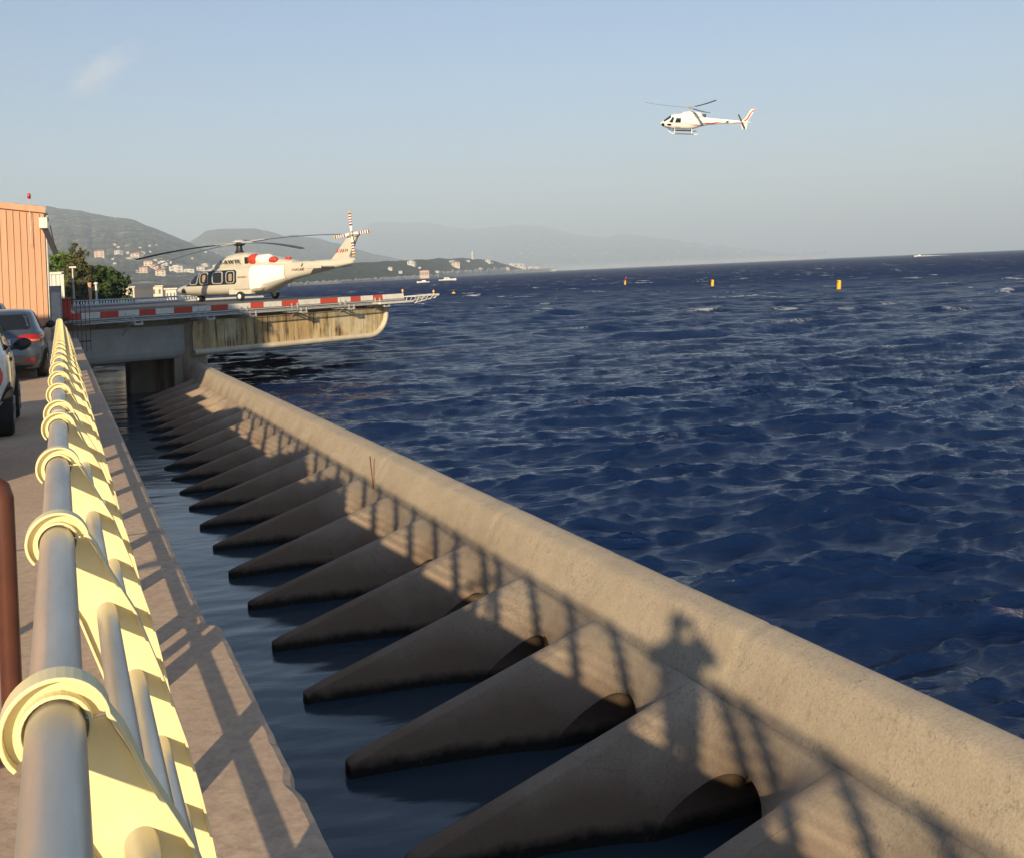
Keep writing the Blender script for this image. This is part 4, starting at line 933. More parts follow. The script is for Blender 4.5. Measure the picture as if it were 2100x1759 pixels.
def small_heli():
    t = thing('flying_helicopter', 'small white helicopter with red stripe and skids flying above the sea', 'helicopter')
    p = at(1415, 221, 126)                     # hub position on the sight line
    fwd = cw(-.995, .10); tx = -fwd; ty = Vector((-tx.y, tx.x, 0))
    hub = Vector((3.37, 0, 3.05))
    bank = Matrix.Rotation(R_(18), 3, 'X') @ Matrix.Rotation(R_(5.2), 3, 'Y')     # near side down, nose up
    base = Matrix(((tx.x, ty.x, 0), (tx.y, ty.y, 0), (0, 0, 1))) @ bank
    mw = base.to_4x4(); mw.translation = p-base @ hub; t.matrix_world = mw
    F = Loft([(0, .98, 1.02, .03, 2), (.12, .86, 1.22, .25, 2.1), (.4, .70, 1.42, .50, 2.2), (.8, .58, 1.72, .72, 2.4), (1.15, .52, 2.02, .82, 2.6), (1.6, .48, 2.22, .88, 2.8), (2.3, .46, 2.27, .90, 2.8), (3.4, .47, 2.22, .86, 2.7), (4.0, .58, 2.12, .72, 2.5), (4.8, .86, 2.0, .48, 2.3),
              (5.6, 1.06, 1.90, .30, 2.1), (7, 1.20, 1.80, .24, 2), (8.5, 1.32, 1.72, .19, 2), (9.8, 1.38, 1.64, .14, 2), (10.2, 1.44, 1.58, .06, 2)])
    F.build('fuselage', M['heliw'], t, 80)
    C = Loft([(2.35, 1.9, 2.22, .3, 2.2), (2.6, 1.9, 2.50, .46, 2.6), (3.0, 1.9, 2.56, .50, 3), (4.2, 1.9, 2.56, .50, 3), (4.65, 1.85, 2.5, .46, 3), (4.8, 1.8, 2.3, .36, 2.6), (5.1, 1.75, 1.98, .2, 2.2)])
    C.build('engine_cowling', M['heliw'], t, 40)
    sk = lambda a, b, o_: F.skin(a, b, o_)
    patch('nose_glass', sk, [(.14, .96), (.20, .82), (.42, .74), (.50, .95), (.46, 1.16), (.25, 1.18)], M['glass'], t, off=.01)
    patch('lower_window', sk, [(.75, 1.06), (1.0, .94), (1.25, .98), (1.28, 1.2), (.85, 1.2)], M['glass'], t, off=.01)
    patch('door_window', sk, [(.98, 1.36), (1.40, 1.36), (1.56, 1.85), (1.50, 1.97), (1.36, 1.97)], M['glass'], t, off=.01)
    w2 = patch('rear_window', sk, [(1.66, 1.38), (2.28, 1.38), (2.36, 1.50), (2.36, 1.90), (1.84, 1.92)], M['glass'], t, off=.01)
    patch('windscreen', lambda a, b, o_: (b, a*F.at(b)[2]*.8, (F.at(b)[0]+F.at(b)[1])/2+(F.at(b)[1]-F.at(b)[0])/2*(max(0, 1-abs(a*.8)**F.at(b)[3]))**(1/F.at(b)[3])+o_), [(-.95, .42), (.95, .42), (.95, 1.2), (-.95, 1.2)], M['glass'], t, rings=8, dens=.2, off=.01)
    patch('belly_band', sk, [(.55, .60), (1.2, .50), (3.6, .50), (4.3, .68), (3.4, .60), (1.3, .60)], M['grey'], t, off=.006)
    patch('red_stripe', sk, [(3.3, 1.18), (4.1, 1.05), (4.9, .98), (4.6, 1.10), (4.0, 1.16)], M['red'], t, off=.01); patch('red_stripe', sk, [(4.7, 1.32), (5.4, 1.18), (6.2, 1.22), (6.8, 1.42), (7.3, 1.56), (6.6, 1.46), (6.1, 1.30), (5.4, 1.26)], M['red'], t, off=.01)
    patch('grey_stripe', sk, [(1.3, 1.29), (3.4, 1.31), (3.4, 1.34), (1.3, 1.32)], M['grey'], t, off=.008); patch('grey_stripe', sk, [(5.6, 1.64), (7.2, 1.62), (7.2, 1.65), (5.6, 1.67)], M['grey'], t, off=.008)
    patch('boom_emblem', sk, [(7.55, 1.42), (7.8, 1.66), (8.05, 1.56), (7.85, 1.42)], M['dark'], t, off=.008); patch('red_stripe', sk, [(8.3, 1.60), (9.2, 1.46), (9.8, 1.44), (9.2, 1.50)], M['red'], t, off=.01)
    patch('cowling_vents', lambda a, b, o_: C.skin(a, b, o_), [(2.7, 2.38), (4.3, 2.38), (4.3, 2.43), (2.7, 2.43)], M['grey'], t, off=.008)
    patch('door_marking', sk, [(1.75, .80), (2.35, .80), (2.35, .86), (1.75, .86)], M['redletter'], t, off=.008); patch('side_marking', sk, [(3.2, 1.76), (3.8, 1.76), (3.8, 1.81), (3.2, 1.81)], M['grey'], t, off=.008)
    mb = MB(); mb.lathe([(.13, -.1), (.17, .1), (.16, .35)], (4.95, -.15, 2.18), 16, 'x'); mb.build('exhaust_pipe', M['dark'], t, smooth=True, auto=40)
    def fin(name, pts, y0, y1, m_, par=t):
        mb = MB(); n = len(pts); mb.add([(a, y0, b) for a, b in pts]+[(a, y1, b) for a, b in pts], [tuple(range(n)), tuple(range(n, 2*n))[::-1]]+[(i, (i+1) % n, n+(i+1) % n, n+i) for i in range(n)]); return mb.build(name, m_, par, bevel=.015)
    up_ = fin('upper_fin', [(9.45, 1.62), (9.85, 1.98), (10.4, 3.02), (10.55, 3.10), (10.9, 3.06), (10.88, 2.9), (10.15, 1.60)], -.05, .05, M['heliw'])
    fin('fin_stripe', [(9.7, 1.66), (10.1, 2.0), (10.3, 2.5), (10.6, 2.9), (10.88, 3.02), (10.86, 2.86), (10.6, 2.74), (10.42, 2.4), (10.22, 1.92), (9.9, 1.62)], -.058, -.052, M['red'], up_)
    fin('lower_fin', [(9.35, 1.45), (9.6, .66), (10.1, .64), (10.2, 1.42)], -.05, .05, M['heliw'])
    fin('tail_tip', [(10.1, 1.5), (10.55, 1.5), (10.55, 1.56), (10.1, 1.58)], -.1, .1, M['heliw'])
    mb = MB(); mb.box((7.8, -1.25, 1.40), (8.4, 1.25, 1.46)); mb.build('tailplane', M['lgrey'], t, bevel=.02)
    for a0 in (118, 298):
        a = R_(a0); d = Vector((math.cos(a), 0, math.sin(a))); mb = MB(); c_ = Vector((9.45, -.25, 1.62)); mb.beam(c_+d*.05, c_+d*.93, .03, .17, Vector((0, 1, 0)).cross(d)); mb.build('tail_rotor_blade', M['blade'], t)
    mb = MB(); mb.lathe([(.16, -.55), (.08, -.4), (.08, -.1), (.2, -.05), (.22, .08), (.08, .14)], hub, 16); mb.build('rotor_mast', M['lgrey'], t, smooth=True, auto=40)
    for k in range(3):
        a = R_(50+120*k); dw = Vector((math.cos(a), math.sin(a), 0)); mb = MB(); tl = Vector((-.0, .0, 0))
        blade(mb, hub, a, .5, 5.35, .33, -.30, tl, .08, .03); b = mb.build('rotor_blade', M['blade'], t)
        g = MB(); blade(g, hub, a, .1, .9, .2, 0, tl, .02, .07); g.build('blade_grip', M['lgrey'], b)
    for sg in (-1, 1):
        mb = MB(); y = sg*1.05; mb.tube([(1.0, y, .42), (1.15, y, .22), (1.4, y, .10), (1.8, y, .06), (4.2, y, .06), (4.45, y, .07)], .05, 10); s_ = mb.build('skid', M['heliw'], t, smooth=True)
        st = MB(); st.box((1.7, y-.12, .10), (3.9, y+.10, .15)); st.build('skid_step', M['grey'], s_)
        for x in (1.7, 3.7): g = MB(); g.tube([(x, y, .06), (x, sg*.98, .28), (x, sg*.6, .56), (x, 0, .66)], .05, 10); g.build('skid_strut', M['heliw'], t, smooth=True)
    return t
small_heli()
# ============================================================ BUILDINGS ON THE QUAY
def hangar():
    Yf = 65.; d = .389*-.5+.921*Yf
    t = thing('hangar', 'peach coloured metal clad hangar with ribbed wall and sloping roof edge', 'hangar')
    x1 = -.62; x0 = -26.; gz = -.33; H1 = 6.65; sl = .135           # roof rises to the left
    top = lambda x: gz+H1+(x1-x)*sl
    mb = MB(); mb.add([(x0, Yf, gz-.3), (x1, Yf, gz-.3), (x1, Yf, top(x1)), (x0, Yf, top(x0)), (x0, Yf+4, gz-.3), (x1, Yf+4, gz-.3), (x1, Yf+4, top(x1)), (x0, Yf+4, top(x0))], [(0, 1, 2, 3), (1, 5, 6, 2), (5, 4, 7, 6), (4, 0, 3, 7), (3, 2, 6, 7)])
    mb.build('wall', M['peach'], t)
    rb = MB(); x = x1-.25
    while x > -9:
        rb.add([(x-.018, Yf-.002, gz), (x+.018, Yf-.002, gz), (x+.018, Yf-.04, gz), (x-.018, Yf-.04, gz), (x-.018, Yf-.002, top(x)-.35), (x+.018, Yf-.002, top(x)-.35), (x+.018, Yf-.06, top(x)-.35), (x-.018, Yf-.06, top(x)-.35)],
               [(0, 1, 2, 3), (4, 7, 6, 5), (0, 4, 5, 1), (1, 5, 6, 2), (2, 6, 7, 3), (3, 7, 4, 0)]); x -= .335
    rb.build('cladding_ribs', M['peach_trim'], t)
    tr = MB(); tr.beam((x1+.1, Yf-.08, top(x1)-.12), (x0, Yf-.08, top(x0)-.12), .2, .34); tr.build('roof_trim', M['peach'], t)
    g = MB(); g.box((x1+.003, Yf+.2, top(x1)-.5), (x1+.22, Yf+3.9, top(x1)-.28)); g.tube([(x1+.1, Yf+.1, top(x1)-.5), (x1+.1, Yf+.1, gz)], .06, 8); g.build('gutter', M['lgrey'], t)
    f = MB(); f.box((x1-.25, Yf-.32, top(x1)-1.15), (x1+.18, Yf-.06, top(x1)-.55)); fl = f.build('floodlight', M['white'], t, bevel=.03)
    b = MB(); b.beam((x1+.05, Yf-.05, top(x1)-1.2), (x1+.55, Yf-.05, top(x1)-2.6), .12, .3); b.beam((x1+.3, Yf-.1, top(x1)-1.0), (x1+.5, Yf-.1, top(x1)-2.2), .3, .06); b.build('awning_arm', M['dark'], t)
    mx = x1-.68; m_ = MB(); m_.tube([(mx, Yf-.14, top(mx)-2.3), (mx, Yf-.2, top(mx)-2.1), (mx-.02, Yf-.14, top(mx)+.1), (mx-.02, Yf-.14, top(mx)+.42)], .024, 8); ms = m_.build('lamp_mast', M['lgrey'], t)
    l_ = MB(); l_.lathe([(.07, 0), (.09, .03), (.09, .22), (.07, .28), (.02, .30)], (mx-.02, Yf-.14, top(mx)+.42), 12); l_.build('obstruction_lamp', M['tail'], ms, smooth=True, auto=40)
hangar()
def shade_block():  # added out of view so that its shadow falls across the platform beams
    t = thing('unseen_shade_block', 'unseen tall plain block added left of the view to shade the platform', 'building')
    mb = MB(); mb.box((-26, 27.3, -.5), (-5.2, 43.5, 8.1)); mb.build('wall', M['peach'], t)
    mb = MB(); mb.box((-26.2, 27.1, 8.1), (-5.0, 43.7, 8.3)); mb.build('roof', M['lgrey'], t)
    for z in (1.2, 4.6):
        for x in range(-24, -7, 3): mb = MB(); mb.box((x, 27.27, z), (x+1.4, 27.35, z+1.6)); mb.build('window', M['glass'], t)
shade_block()
def container():
    t = thing('shipping_container', 'white corrugated container behind the hangar corner', 'container', (0, 0, 0))
    c = at(110, 600, 80); y = c.y; x0, x1 = -1.6, .30; z0, z1 = .05, 3.05
    mb = MB(); mb.box((x0, 86, z0), (x1, 92, z1)); mb.build('box', M['white'], t)
    rb = MB(); x = x0+.15
    while x < x1-.1: rb.box((x, 85.94, z0+.15), (x+.12, 85.998, z1-.15)); x += .28
    rb.build('corrugation', M['white'], t); f = MB(); f.box((x0-.03, 85.9, z1-.13), (x1+.05, 86.02, z1+.05)); f.box((x1-.1, 85.9, z0), (x1+.05, 86.02, z1)); f.build('frame', M['white'], t)
container()
def gate():
    t = thing('grey_cabinet', 'tall grey metal cabinet beside the end of the railing', 'cabinet')
    mb = MB(); mb.box((-.36, 44.6, -.24), (.08, 45.1, 1.85)); mb.build('housing', M['grey'], t, bevel=.02); mb = MB(); mb.box((-.30, 44.57, .2), (.02, 44.598, 1.6)); mb.build('door', M['lgrey'], t, bevel=.01)
    t = thing('spiked_fence', 'dark spiked security fence at the landward corner of the platform', 'fence')
    mb = MB(); p0, p1 = Vector((-.05, 44.8, 0)), Vector((1.05, 45.0, 0))
    for z in (-.35, .35, 1.28): mb.beam(p0+Vector((0, 0, z)), p1+Vector((0, 0, z)), .035, .045)
    mb.build('crossbar', M['dark'], t)
    for k in range(8):
        p = p0+(p1-p0)*(k/7); mb = MB(); mb.tube([p+Vector((0, 0, -.75)), p+Vector((0, 0, 1.38)), p+Vector((0, 0, 1.60))], [.012, .012, .003], 6); mb.build('bar', M['dark'], t)
    t = thing('red_cabinet', 'red fire equipment cabinet behind the spiked fence', 'cabinet')
    mb = MB(); mb.box((.02, 45.9, .55), (.40, 46.3, 1.35)); mb.build('housing', M['red'], t, bevel=.03); mb = MB(); mb.box((.06, 45.87, .6), (.36, 45.898, 1.28)); mb.build('door', M['redpanel'], t, bevel=.01)
gate()
def lamp_post(x, y0, d, h):
    p = at(x, y0, d); t = thing('lamp_post', '', 'lamp post', (p.x, p.y, 0)); mb = MB(); mb.tube([(0, 0, -.3), (0, 0, h)], [.09, .06], 8); mb.build('pole', M['lgrey'], t); mb = MB(); mb.box((-.25, -.1, h), (.25, .1, h+.12)); mb.build('lamp_head', M['white'], t); return t
lamp_post(151, 600, 82, 3.4)['label'] = 'thin pale lamp post in front of the trees beside the hangar'
for lx, nm in ((185, 'tan'), (198, 'white')):
    p = at(lx, 610, 84); mb = MB(); mb.tube([(p.x, p.y, -.3), (p.x, p.y, 2.1)], .13 if nm == 'tan' else .08, 10); mb.lathe([(.17, 2.1), (.17, 2.2), (.05, 2.26)], (p.x, p.y, 0), 10)
    tag(mb.build('bollard_post', M['peach_trim'] if nm == 'tan' else M['white'], smooth=True, auto=40), nm+' post standing under the dark trees', 'post')

# ============================================================ TREES
def tree(name, label, pos, crown, leaf, nleaf=3500, ls=.22, trunk_r=.28, gz=-.23, seed=1, group=None, limbs=7):
    rnd = random.Random(seed); t = thing(name, label, 'tree', (pos.x, pos.y, gz), 0, group)
    tb = MB(); h = max(c[0][2] for c in crown)
    tb.tube([(0, 0, -.3), (.1, .05, h*.25), (-.05, .1, h*.5), (.05, 0, h*.8)], [trunk_r, trunk_r*.85, trunk_r*.6, trunk_r*.25], 9)
    for c in crown[:limbs]: tb.tube([(0, .02, h*.3), Vector(c[0])*.6+Vector((0, 0, h*.12)), c[0]], [trunk_r*.45, trunk_r*.3, .04], 6)
    tb.build('trunk', M['trunk'], t, smooth=True)
    mb = MB(); tot = sum(c[1]*c[2] for c in crown)
    clumps = []
    for c, r, hh in crown:
        for _ in range(int(26*r*hh/tot*len(crown))+3):
            while True:
                v = Vector((rnd.uniform(-1, 1), rnd.uniform(-1, 1), rnd.uniform(-1, 1)))
                if .25 < v.length < 1: break
            v = v.normalized()*rnd.uniform(.55, 1.05); clumps.append((Vector(c)+Vector((v.x*r, v.y*r, v.z*hh)), rnd.uniform(.16, .34)*(r+hh)/2*rnd.choice((1, 1, .6))))
    for _ in range(nleaf):
        c, r = rnd.choice(clumps); v = Vector((rnd.gauss(0, .5), rnd.gauss(0, .5), rnd.gauss(0, .42)))*r; p = c+v
        n = (v.normalized()+Vector((rnd.uniform(-1, 1), rnd.uniform(-1, 1), rnd.uniform(-.5, 1)))*.9).normalized(); a = n.orthogonal().normalized(); b = n.cross(a); an = rnd.uniform(0, 6.28)
        a, b = a*math.cos(an)+b*math.sin(an), b*math.cos(an)-a*math.sin(an); s_ = ls*rnd.uniform(.5, 1.2)
        mb.add([p-a*s_*.5, p+b*s_*.3, p+a*s_*.6, p-b*s_*.3], [(0, 1, 2, 3)])
    mb.build('crown', leaf, t, fix=False)
P = at(125, 600, 92); tree('pine_tree', 'broad bright green pine right beside the hangar corner', P, [((-.6, 0, 4.1), 1.7, 1.0), ((.7, .3, 4.3), 1.4, .9), ((1.7, 0, 3.3), 1.4, 1.0), ((-1.2, 0, 2.9), 1.4, .9), ((.4, 0, 2.4), 1.6, .9)], M['leaf_green'], 13260, .24, seed=3)
P = at(158, 600, 88); tree('cypress_tree', 'tall thin brownish conifer standing above the pines', P, [((.0, 0, 5.1), .45, .75), ((.35, 0, 4.3), .6, .8), ((-.3, 0, 3.7), .75, .8), ((.55, 0, 3.1), .9, .8), ((-.2, 0, 2.4), 1.1, .8), ((.3, 0, 1.5), 1.3, .7), ((.75, 0, 4.9), .25, .4), ((-.85, 0, 4.6), .28, .25)], M['leaf_brown'], 10710, .19, .16, seed=5)
P = at(198, 600, 90); tree('pine_tree', 'dark round pine behind the left end of the platform', P, [((-1.2, 0, 2.9), 1.4, .9), ((.2, 0, 3.1), 1.5, .9), ((1.3, 0, 2.5), 1.3, 1.0), ((-.3, 0, 1.7), 1.7, .9), ((-1.7, 0, 1.7), 1.0, .9)], M['leaf_dark'], 13260, .24, .2, seed=8)
P = at(236, 600, 92); tree('pine_tree', 'olive tinged pine at the right end of the tree row', P, [((-.6, 0, 2.6), .8, .6), ((.6, 0, 2.6), .7, .7), ((.2, 0, 1.7), 1.1, .8), ((.9, 0, 1.6), .6, .6), ((-.5, 0, .9), 1.2, .6)], leafmat('olive_needles', (.06, .07, .022), (.13, .12, .05)), 3800, .18, .18, seed=12)
P = at(175, 600, 96); tree('pine_tree', 'green pine filling the gap behind the brown conifer', P, [((-1.2, 0, 2.6), 1.3, .8), ((.4, 0, 2.2), 1.3, .9), ((-.6, 0, 1.3), 1.8, .8)], M['leaf_green'], 9180, .24, .2, seed=14)
P = at(262, 605, 88); tree('palm_shrub', 'dark spiky shrub at the foot of the last pine', P, [((0, 0, .9), .55, .35), ((.3, 0, .6), .5, .3), ((-.4, 0, .6), .5, .3)], M['leaf_dark'], 2295, .26, .08, seed=15, limbs=3)
# pale low harbour buildings seen past the platform
def low_building(label, x0, x1, ytop, ybot, d, m_, wn):
    a, b = at(x0, ybot, d), at(x1, ybot, d); zt = at((x0+x1)/2, ytop, d).z; t = thing('harbour_building', label, 'building', (a.x, a.y, 0), math.atan2(b.y-a.y, b.x-a.x)); Lw = (Vector(b.xy)-Vector(a.xy)).length
    mb = MB(); mb.box((0, 0, WATER-1), (Lw, 9, zt)); mb.build('wall', m_, t); r = MB(); r.box((-.2, -.2, zt), (Lw+.2, 9.2, zt+.18)); r.build('roof', M['lgrey'], t)
    for k in range(wn): w_ = MB(); x = Lw*(k+.3)/wn; w_.box((x, -.03, zt-1.3), (x+Lw/wn*.35, .05, zt-.5)); w_.build('window', M['window_dark'], t)
low_building('low cream harbour building just right of the trees', 252, 276, 590.5, 612, 170, M['wall_cream'], 3)
low_building('long pale harbour building with flat roof behind the parked helicopter nose', 277, 334, 589, 612, 190, M['wall_cream'], 5)
low_building('small white kiosk near the nose of the parked helicopter', 340, 362, 594, 612, 150, M['wall_white'], 3)
def masonry():
    pts = []
    m_ = MB(); m_.grid([[tuple(at(x, 612, dd).xy)+(zz,) for x in range(236, 420, 6)] for dd, zz in ((140, -4), (141, -.4), (230, .0), (231, -4))]); tag(m_.build('harbour_mole', M['quay'], fix=False), kind='structure')
masonry()

# ============================================================ VILLAS ON THE SLOPES
def villa_mesh(w_, d_, h_, wallm, roofm, gable, floors=2):
    mb = MB(); mb.box((-w_/2, -d_/2, -3), (w_/2, d_/2, h_), 0)
    if gable:
        mb.add([(-w_/2-.3, -d_/2-.3, h_), (w_/2+.3, -d_/2-.3, h_), (w_/2+.3, d_/2+.3, h_), (-w_/2-.3, d_/2+.3, h_), (-w_/2*.6, 0, h_+d_*.22), (w_/2*.6, 0, h_+d_*.22)], [(0, 1, 5, 4), (1, 2, 5), (2, 3, 4, 5), (3, 0, 4)], 1)
    else: mb.box((-w_*.3, -d_*.3, h_), (w_*.15, d_*.3, h_+h_*.3), 0); mb.box((-w_/2-.2, -d_/2-.2, h_), (w_/2+.2, d_/2+.2, h_+.4), 1)
    n = max(2, int(w_/4.5))
    for f in range(floors):
        for k in range(n):
            x = -w_/2+w_*(k+.5)/n; z = h_*(f+.35)/floors; mb.box((x-w_/n*.2, -d_/2-.05, z), (x+w_/n*.2, -d_/2+.1, z+h_*.38/floors), 2)
    me = mb.build('villa', [wallm, roofm, M['window_dark']]); d = me.data; bpy.data.objects.remove(me); return d
def villa(hill, x, y, size, data, label, group=None, lift=0):
    """stands on the hill where the slope crosses the sight line of image point x, y"""
    pt = RANGES[hill]; u, v = uv(x, y); lo, hi = 0.0, 1.0
    f = lambda s: (lambda p: (EYE-p.z)/math.hypot(p.x, p.y)*math.hypot(1, u/F_PX)-v/F_PX)(pt(x, s))
    for s in np.linspace(.02, 1, 60):
        if f(float(s)) < 0: break
    p = pt(x, float(s)); d = p.x*math.sin(TH)+p.y*math.cos(TH); mpp = d/F_PX
    o = bpy.data.objects.new('villa', data); COL.objects.link(o); o.location = (p.x, p.y, p.z+lift); sc = size*mpp/10; o.scale = (sc, sc, sc); o.rotation_euler = (0, 0, -TH+random.uniform(-.5, .5))
    return tag(o, label, 'house', group)
VD = [villa_mesh(10, 7, 5, M['wall_white'], M['tile'], True), villa_mesh(10, 6, 4, M['wall_white'], M['lgrey'], False), villa_mesh(10, 7, 6, M['wall_pink'], M['tile'], True, 3), villa_mesh(10, 8, 5, M['wall_cream'], M['tile'], True), villa_mesh(10, 4, 2.4, M['wall_white'], M['lgrey'], False, 1)]

for x, y, sz, k, lb in (
  (202, 530, 20, 2, 'cream house with balconies just above the dark pines'), (240, 524, 14, 0, 'lone white villa high on the slope left of the rotor tip'),
  (262, 535, 14, 4, 'low white villa under the rotor blade tip'), (278, 532, 20, 3, 'wide villa with red roofs at the tip of the helicopter blade'), (301, 547, 17, 3, 'cream house to the right of the tree tops'),
  (333, 548, 20, 1, 'white villa in the middle of the hillside town'), (362, 561, 30, 1, 'long white block on the hillside above the quarry'), (385, 560, 22, 4, 'white annex right of the long white block'),
  (315, 556, 16, 2, 'pinkish house below the cream house'), (293, 562, 18, 2, 'pink house over the pine tops'), (325, 568, 20, 3, 'pale terrace house above the rock face'),
  (410, 556, 16, 0, 'white house beside the helicopter windscreen'), (420, 548, 14, 1, 'small white house behind the rotor blades'), (345, 540, 9, 0, 'small villa above the white villa in the middle')):
    villa('near', x, y, sz, VD[k], lb)
rr = random.Random(4)
for i in range(34):
    x = rr.uniform(200, 560); y = 505+rr.random()*60+max(0, (x-440)*.05)
    if i > 30: x = rr.uniform(240, 420); y = rr.uniform(540, 585)
    villa('near', x, y, rr.uniform(3.5, 8), VD[rr.choice((0, 1, 2, 3, 4, 0, 4))], 'tiny pale house among many on the left hillside', 'distant houses scattered over the left hillside')
for x, y, sz, k, lb in ((844, 545.5, 16, 1, 'white villa high on the cape left of the rest'), (860, 552, 6, 4, ''), (928, 541, 14, 4, 'white villa on the cape ridge, leftmost of two'), (933, 549, 16, 3, 'cream villa below the ridge of the cape'), (960, 538, 7, 4, ''),
  (1001, 541, 11, 1, 'square white villa in the middle of the cape'), (1008, 542, 6, 4, ''), (1062, 547, 24, 4, 'long white villa on the right part of the cape'), (1075, 553, 10, 0, ''), (1049, 544, 8, 0, ''),
  (1118, 545, 9, 1, 'white house near the tip of the cape, left of its neighbour'), (1129, 542, 9, 0, 'white house at the top of the cape near its tip'), (870, 561, 12, 4, ''), (895, 561, 8, 4, ''), (800, 556, 9, 0, ''), (1040, 556, 9, 2, ''), (1090, 556, 7, 4, ''), (820, 563, 7, 0, ''), (1015, 553, 7, 4, ''), (985, 555, 9, 4, '')):
    if x > 1105: x -= 30
    villa('cape', x, y, sz, VD[k], lb or 'tiny pale house among the trees of the cape', None if lb else 'small houses scattered over the cape', lift=2)
for i in range(70):
    x = rr.uniform(760, 1620); y = 560-(x-760)*.028-rr.random()**1.6*38-4
    villa('far', x, y, rr.uniform(2.0, 5), VD[rr.choice((0, 1, 4, 4))], 'pale speck of a house on the hazy far coast', 'far houses on the hazy coast')
# beacon tower on the cape ridge and the pink villa on its shore
p = RANGES['cape'](969, .98); tb = MB(); tb.lathe([(4, -3), (3.2, 10), (4.2, 12), (2.4, 14), (2.2, 19), (.3, 22)], p, 12); tag(tb.build('lighthouse', M['wall_white'], smooth=True, auto=40), 'slim white tower rising above the cape ridge', 'lighthouse')
def shore_villa():
    a = at(871, 566, 1840); t = thing('shore_villa', 'pink villa with tall arches on the rocks behind the moored motorboat', 'house', (a.x, a.y, WATER+4), -TH)
    mb = MB(); mb.box((-8, -5, -4), (8, 5, 9)); mb.build('wall', M['wall_pink'], t); r = MB(); r.box((-8.4, -5.4, 9), (8.4, 5.4, 9.8)); r.build('roof', M['tile'], t)
    for k in range(4): w_ = MB(); w_.box((-7+k*3.8, -5.1, 2), (-5+k*3.8, -4.9, 7)); w_.build('arch', M['window_dark'], t)
shore_villa()

# ============================================================ BUOYS AND BOATS
def buoy(x, y, d, h, label, red=False, ball=False):
    p = at(x, y, d); t = thing('buoy', label, 'buoy', (p.x, p.y, WATER-.1), 0, 'yellow marker buoys'); t.rotation_euler = (random.uniform(-.06, .06), random.uniform(-.06, .06), 0)
    if ball:
        mb = MB(); mb.lathe([(.05, -.35), (.42, -.1), (.5, .2), (.42, .5), (.14, .7), (.12, .95), (.02, 1.05)], (0, 0, 0), 16); mb.build('float', M['buoy'], t, smooth=True); mb = MB(); mb.lathe([(.14, .72), (.14, .95), (.02, 1.0)], (0, 0, 0), 10); mb.build('lantern', M['dark'], t); return
    w_ = h*.17
    mb = MB(); mb.lathe([(w_*1.5, -.3), (w_*1.7, .02), (w_*1.5, .16), (w_*.9, .2)], (0, 0, 0), 20); mb.build('float', M['dark'], t, smooth=True, auto=40)
    mb = MB(); mb.lathe([(w_*.82, .18), (w_*.88, .3), (w_*.88, h*.72), (w_*.80, h*.78)], (0, 0, 0), 20); b = mb.build('body', M['buoy'], t, smooth=True, auto=40)
    for k in range(3):
        a = k*2.1+.9; mb = MB(); mb.box((-.09, -.02, -.1), (.09, .02, .1)); o = mb.build('plate', M['dark'], b); o.location = (math.sin(a)*w_*.88, -math.cos(a)*w_*.88, h*(.45+.1*k)); o.rotation_euler = (0, 0, a)
    mb = MB()
    for k in range(4): a = k*math.pi/2+.4; mb.tube([(math.cos(a)*w_*.7, math.sin(a)*w_*.7, h*.76), (math.cos(a)*w_*.4, math.sin(a)*w_*.4, h*.92)], .02, 6)
    mb.lathe([(w_*.42, h*.90), (w_*.42, h*.94), (w_*.2, h*.95), (w_*.22, h*1.02), (.02, h*1.06)], (0, 0, 0), 12); mb.build('lantern', M['dark'] if not red else M['red'], t)
    if red: mb = MB(); mb.lathe([(.05, h*1.1), (.25, h*1.2), (.25, h*1.3), (.05, h*1.4)], (.3, 0, 0), 12); mb.build('topmark', M['red'], t, smooth=True)
buoy(1720, 596, 152, 1.95, 'largest yellow buoy, nearest and rightmost, with a dark lantern'); buoy(1461, 588.5, 209, 1.9, 'middle yellow buoy of the three upright ones')
buoy(1282, 585.5, 274, 1.55, 'leftmost upright yellow buoy with a small red topmark', True); buoy(930.5, 605, 251, 1, 'small round yellow buoy near the platform end', ball=True)
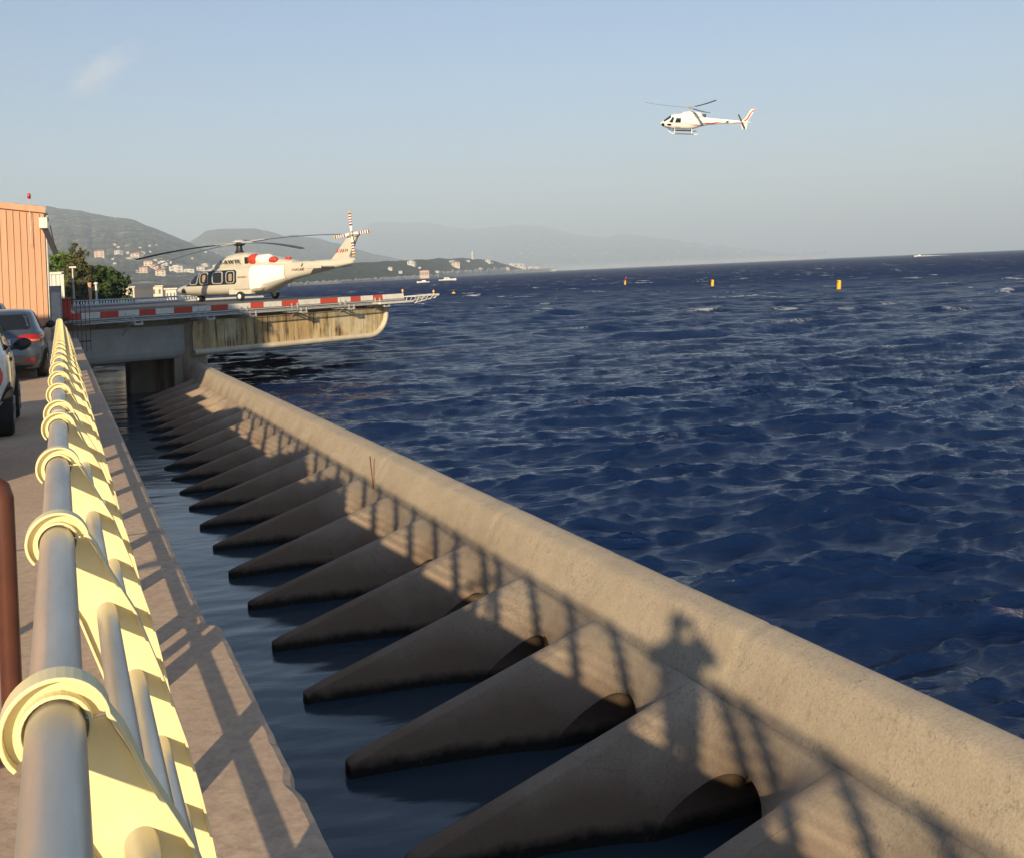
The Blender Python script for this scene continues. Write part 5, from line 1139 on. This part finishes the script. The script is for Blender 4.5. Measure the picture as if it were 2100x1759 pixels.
def boat(label, x, y, d, Lh, head, wake=False):
    p = at(x, y, d); t = thing('motorboat', label, 'boat', (p.x, p.y, WATER), head); mb = MB(); rows = []
    for i in range(9):
        q = i/8; xx = (q-.5)*Lh; w_ = Lh*.14*(1-q**3.2)+.02; sh = Lh*(.085+.05*q*q)
        rows.append([(xx, -w_, sh), (xx, -w_*.9, sh*.35), (xx-.0, -w_*.25, -.15), (xx, w_*.25, -.15), (xx, w_*.9, sh*.35), (xx, w_, sh)])
    mb.grid(rows); mb.f += [(0, 1, 2, 3, 4, 5)]; mb.mi += [0]; n = 9
    mb.f += [(i*6, (i+1)*6, (i+1)*6+5, i*6+5) for i in range(8)]; mb.mi += [0]*8; mb.build('hull', M['white'], t)
    c = MB(); h0 = Lh*.09; c.add([(-.22*Lh, -Lh*.09, h0), (.2*Lh, -Lh*.08, h0), (.2*Lh, Lh*.08, h0), (-.22*Lh, Lh*.09, h0), (-.18*Lh, -Lh*.07, h0*2.1), (.05*Lh, -Lh*.06, h0*2.1), (.05*Lh, Lh*.06, h0*2.1), (-.18*Lh, Lh*.07, h0*2.1)], [(4, 5, 6, 7), (0, 1, 5, 4), (1, 2, 6, 5), (2, 3, 7, 6), (3, 0, 4, 7)]); cb = c.build('cabin', M['white'], t)
    w2 = MB(); w2.add([(.07*Lh, -Lh*.064, h0*1.9), (.17*Lh, -Lh*.078, h0*1.2), (.17*Lh, Lh*.078, h0*1.2), (.07*Lh, Lh*.064, h0*1.9)], [(0, 1, 2, 3)]); w2.add([(-.16*Lh, -Lh*.087, h0*1.3), (.06*Lh, -Lh*.082, h0*1.3), (.03*Lh, -Lh*.075, h0*1.8), (-.15*Lh, -Lh*.08, h0*1.8)], [(0, 1, 2, 3)]); w2.build('window', M['dark'], cb)
    if wake:
        k = MB(); n = 24; rows = []
        for i in range(n): q = i/n; xx = -Lh*(.45+q*3.2); ww = Lh*(.12+.15*q); rows.append([(xx, -ww, .25), (xx, 0, (1.5-1.2*q)*(1+.5*hsh(i*.7))), (xx, ww, .25)])
        k.grid(rows); o = k.build('wake', speckled('wake_foam', (.8, .82, .83), (.5, .55, .6), .3, .8, 0), fix=False); o.location = t.location; o.rotation_euler = t.rotation_euler; tag(o, 'white foam wake trailing behind the speeding boat', 'wake', kind='stuff')
    return t
boat('white motorboat moored below the pink villa on the cape', 868, 580.5, 720, 8.6, math.pi-TH); boat('long low white yacht to the right of the moored motorboat', 918, 578.5, 830, 13.5, -TH)
boat('white speedboat throwing spray near the horizon on the right', 1884, 525.2, 1560, 15, math.pi-TH+.2, True)

# ============================================================ CLOUD, far above the haze
def cloud():
    c = at(205, 148, 16000); mb = MB(); r = []
    for j in range(13):
        q = math.pi*j/12; r.append([(math.sin(q)*math.cos(a), math.sin(q)*math.sin(a), math.cos(q)) for a in [2*math.pi*k/24 for k in range(24)]])
    mb.grid(r, wrap=True); o = mb.build('cloud', []); o.location = c; o.scale = (1000, 600, 380); o.rotation_euler = (0, R_(-28), -TH)
    m = bpy.data.materials.new('cloud'); m.use_nodes = True; m.node_tree.nodes.clear(); out = N(m, 'ShaderNodeOutputMaterial'); pv = N(m, 'ShaderNodeVolumePrincipled'); L(m, pv.outputs[0], out.inputs['Volume'])
    pv.inputs['Color'].default_value = (.98, .96, .95, 1); tc = N(m, 'ShaderNodeTexCoord'); n = N(m, 'ShaderNodeTexNoise'); n.inputs['Scale'].default_value = 2.2; n.inputs['Detail'].default_value = 6; n.inputs['Roughness'].default_value = .62; n.inputs['Distortion'].default_value = .5
    mp = N(m, 'ShaderNodeMapping'); mp.inputs['Scale'].default_value = (1, .8, .5); L(m, tc.outputs['Object'], mp.inputs[0]); L(m, mp.outputs[0], n.inputs['Vector'])
    ln = N(m, 'ShaderNodeVectorMath', operation='LENGTH'); L(m, tc.outputs['Object'], ln.inputs[0])
    e = maprange(m, ln.outputs['Value'], .25, 1.0, .26, -.22); dn = math_(m, 'SUBTRACT', math_(m, 'ADD', n.outputs['Fac'], e), .52, True)
    L(m, math_(m, 'MULTIPLY', dn, .0036), pv.inputs['Density']); o.data.materials.append(m); tag(o, kind='structure')
cloud()
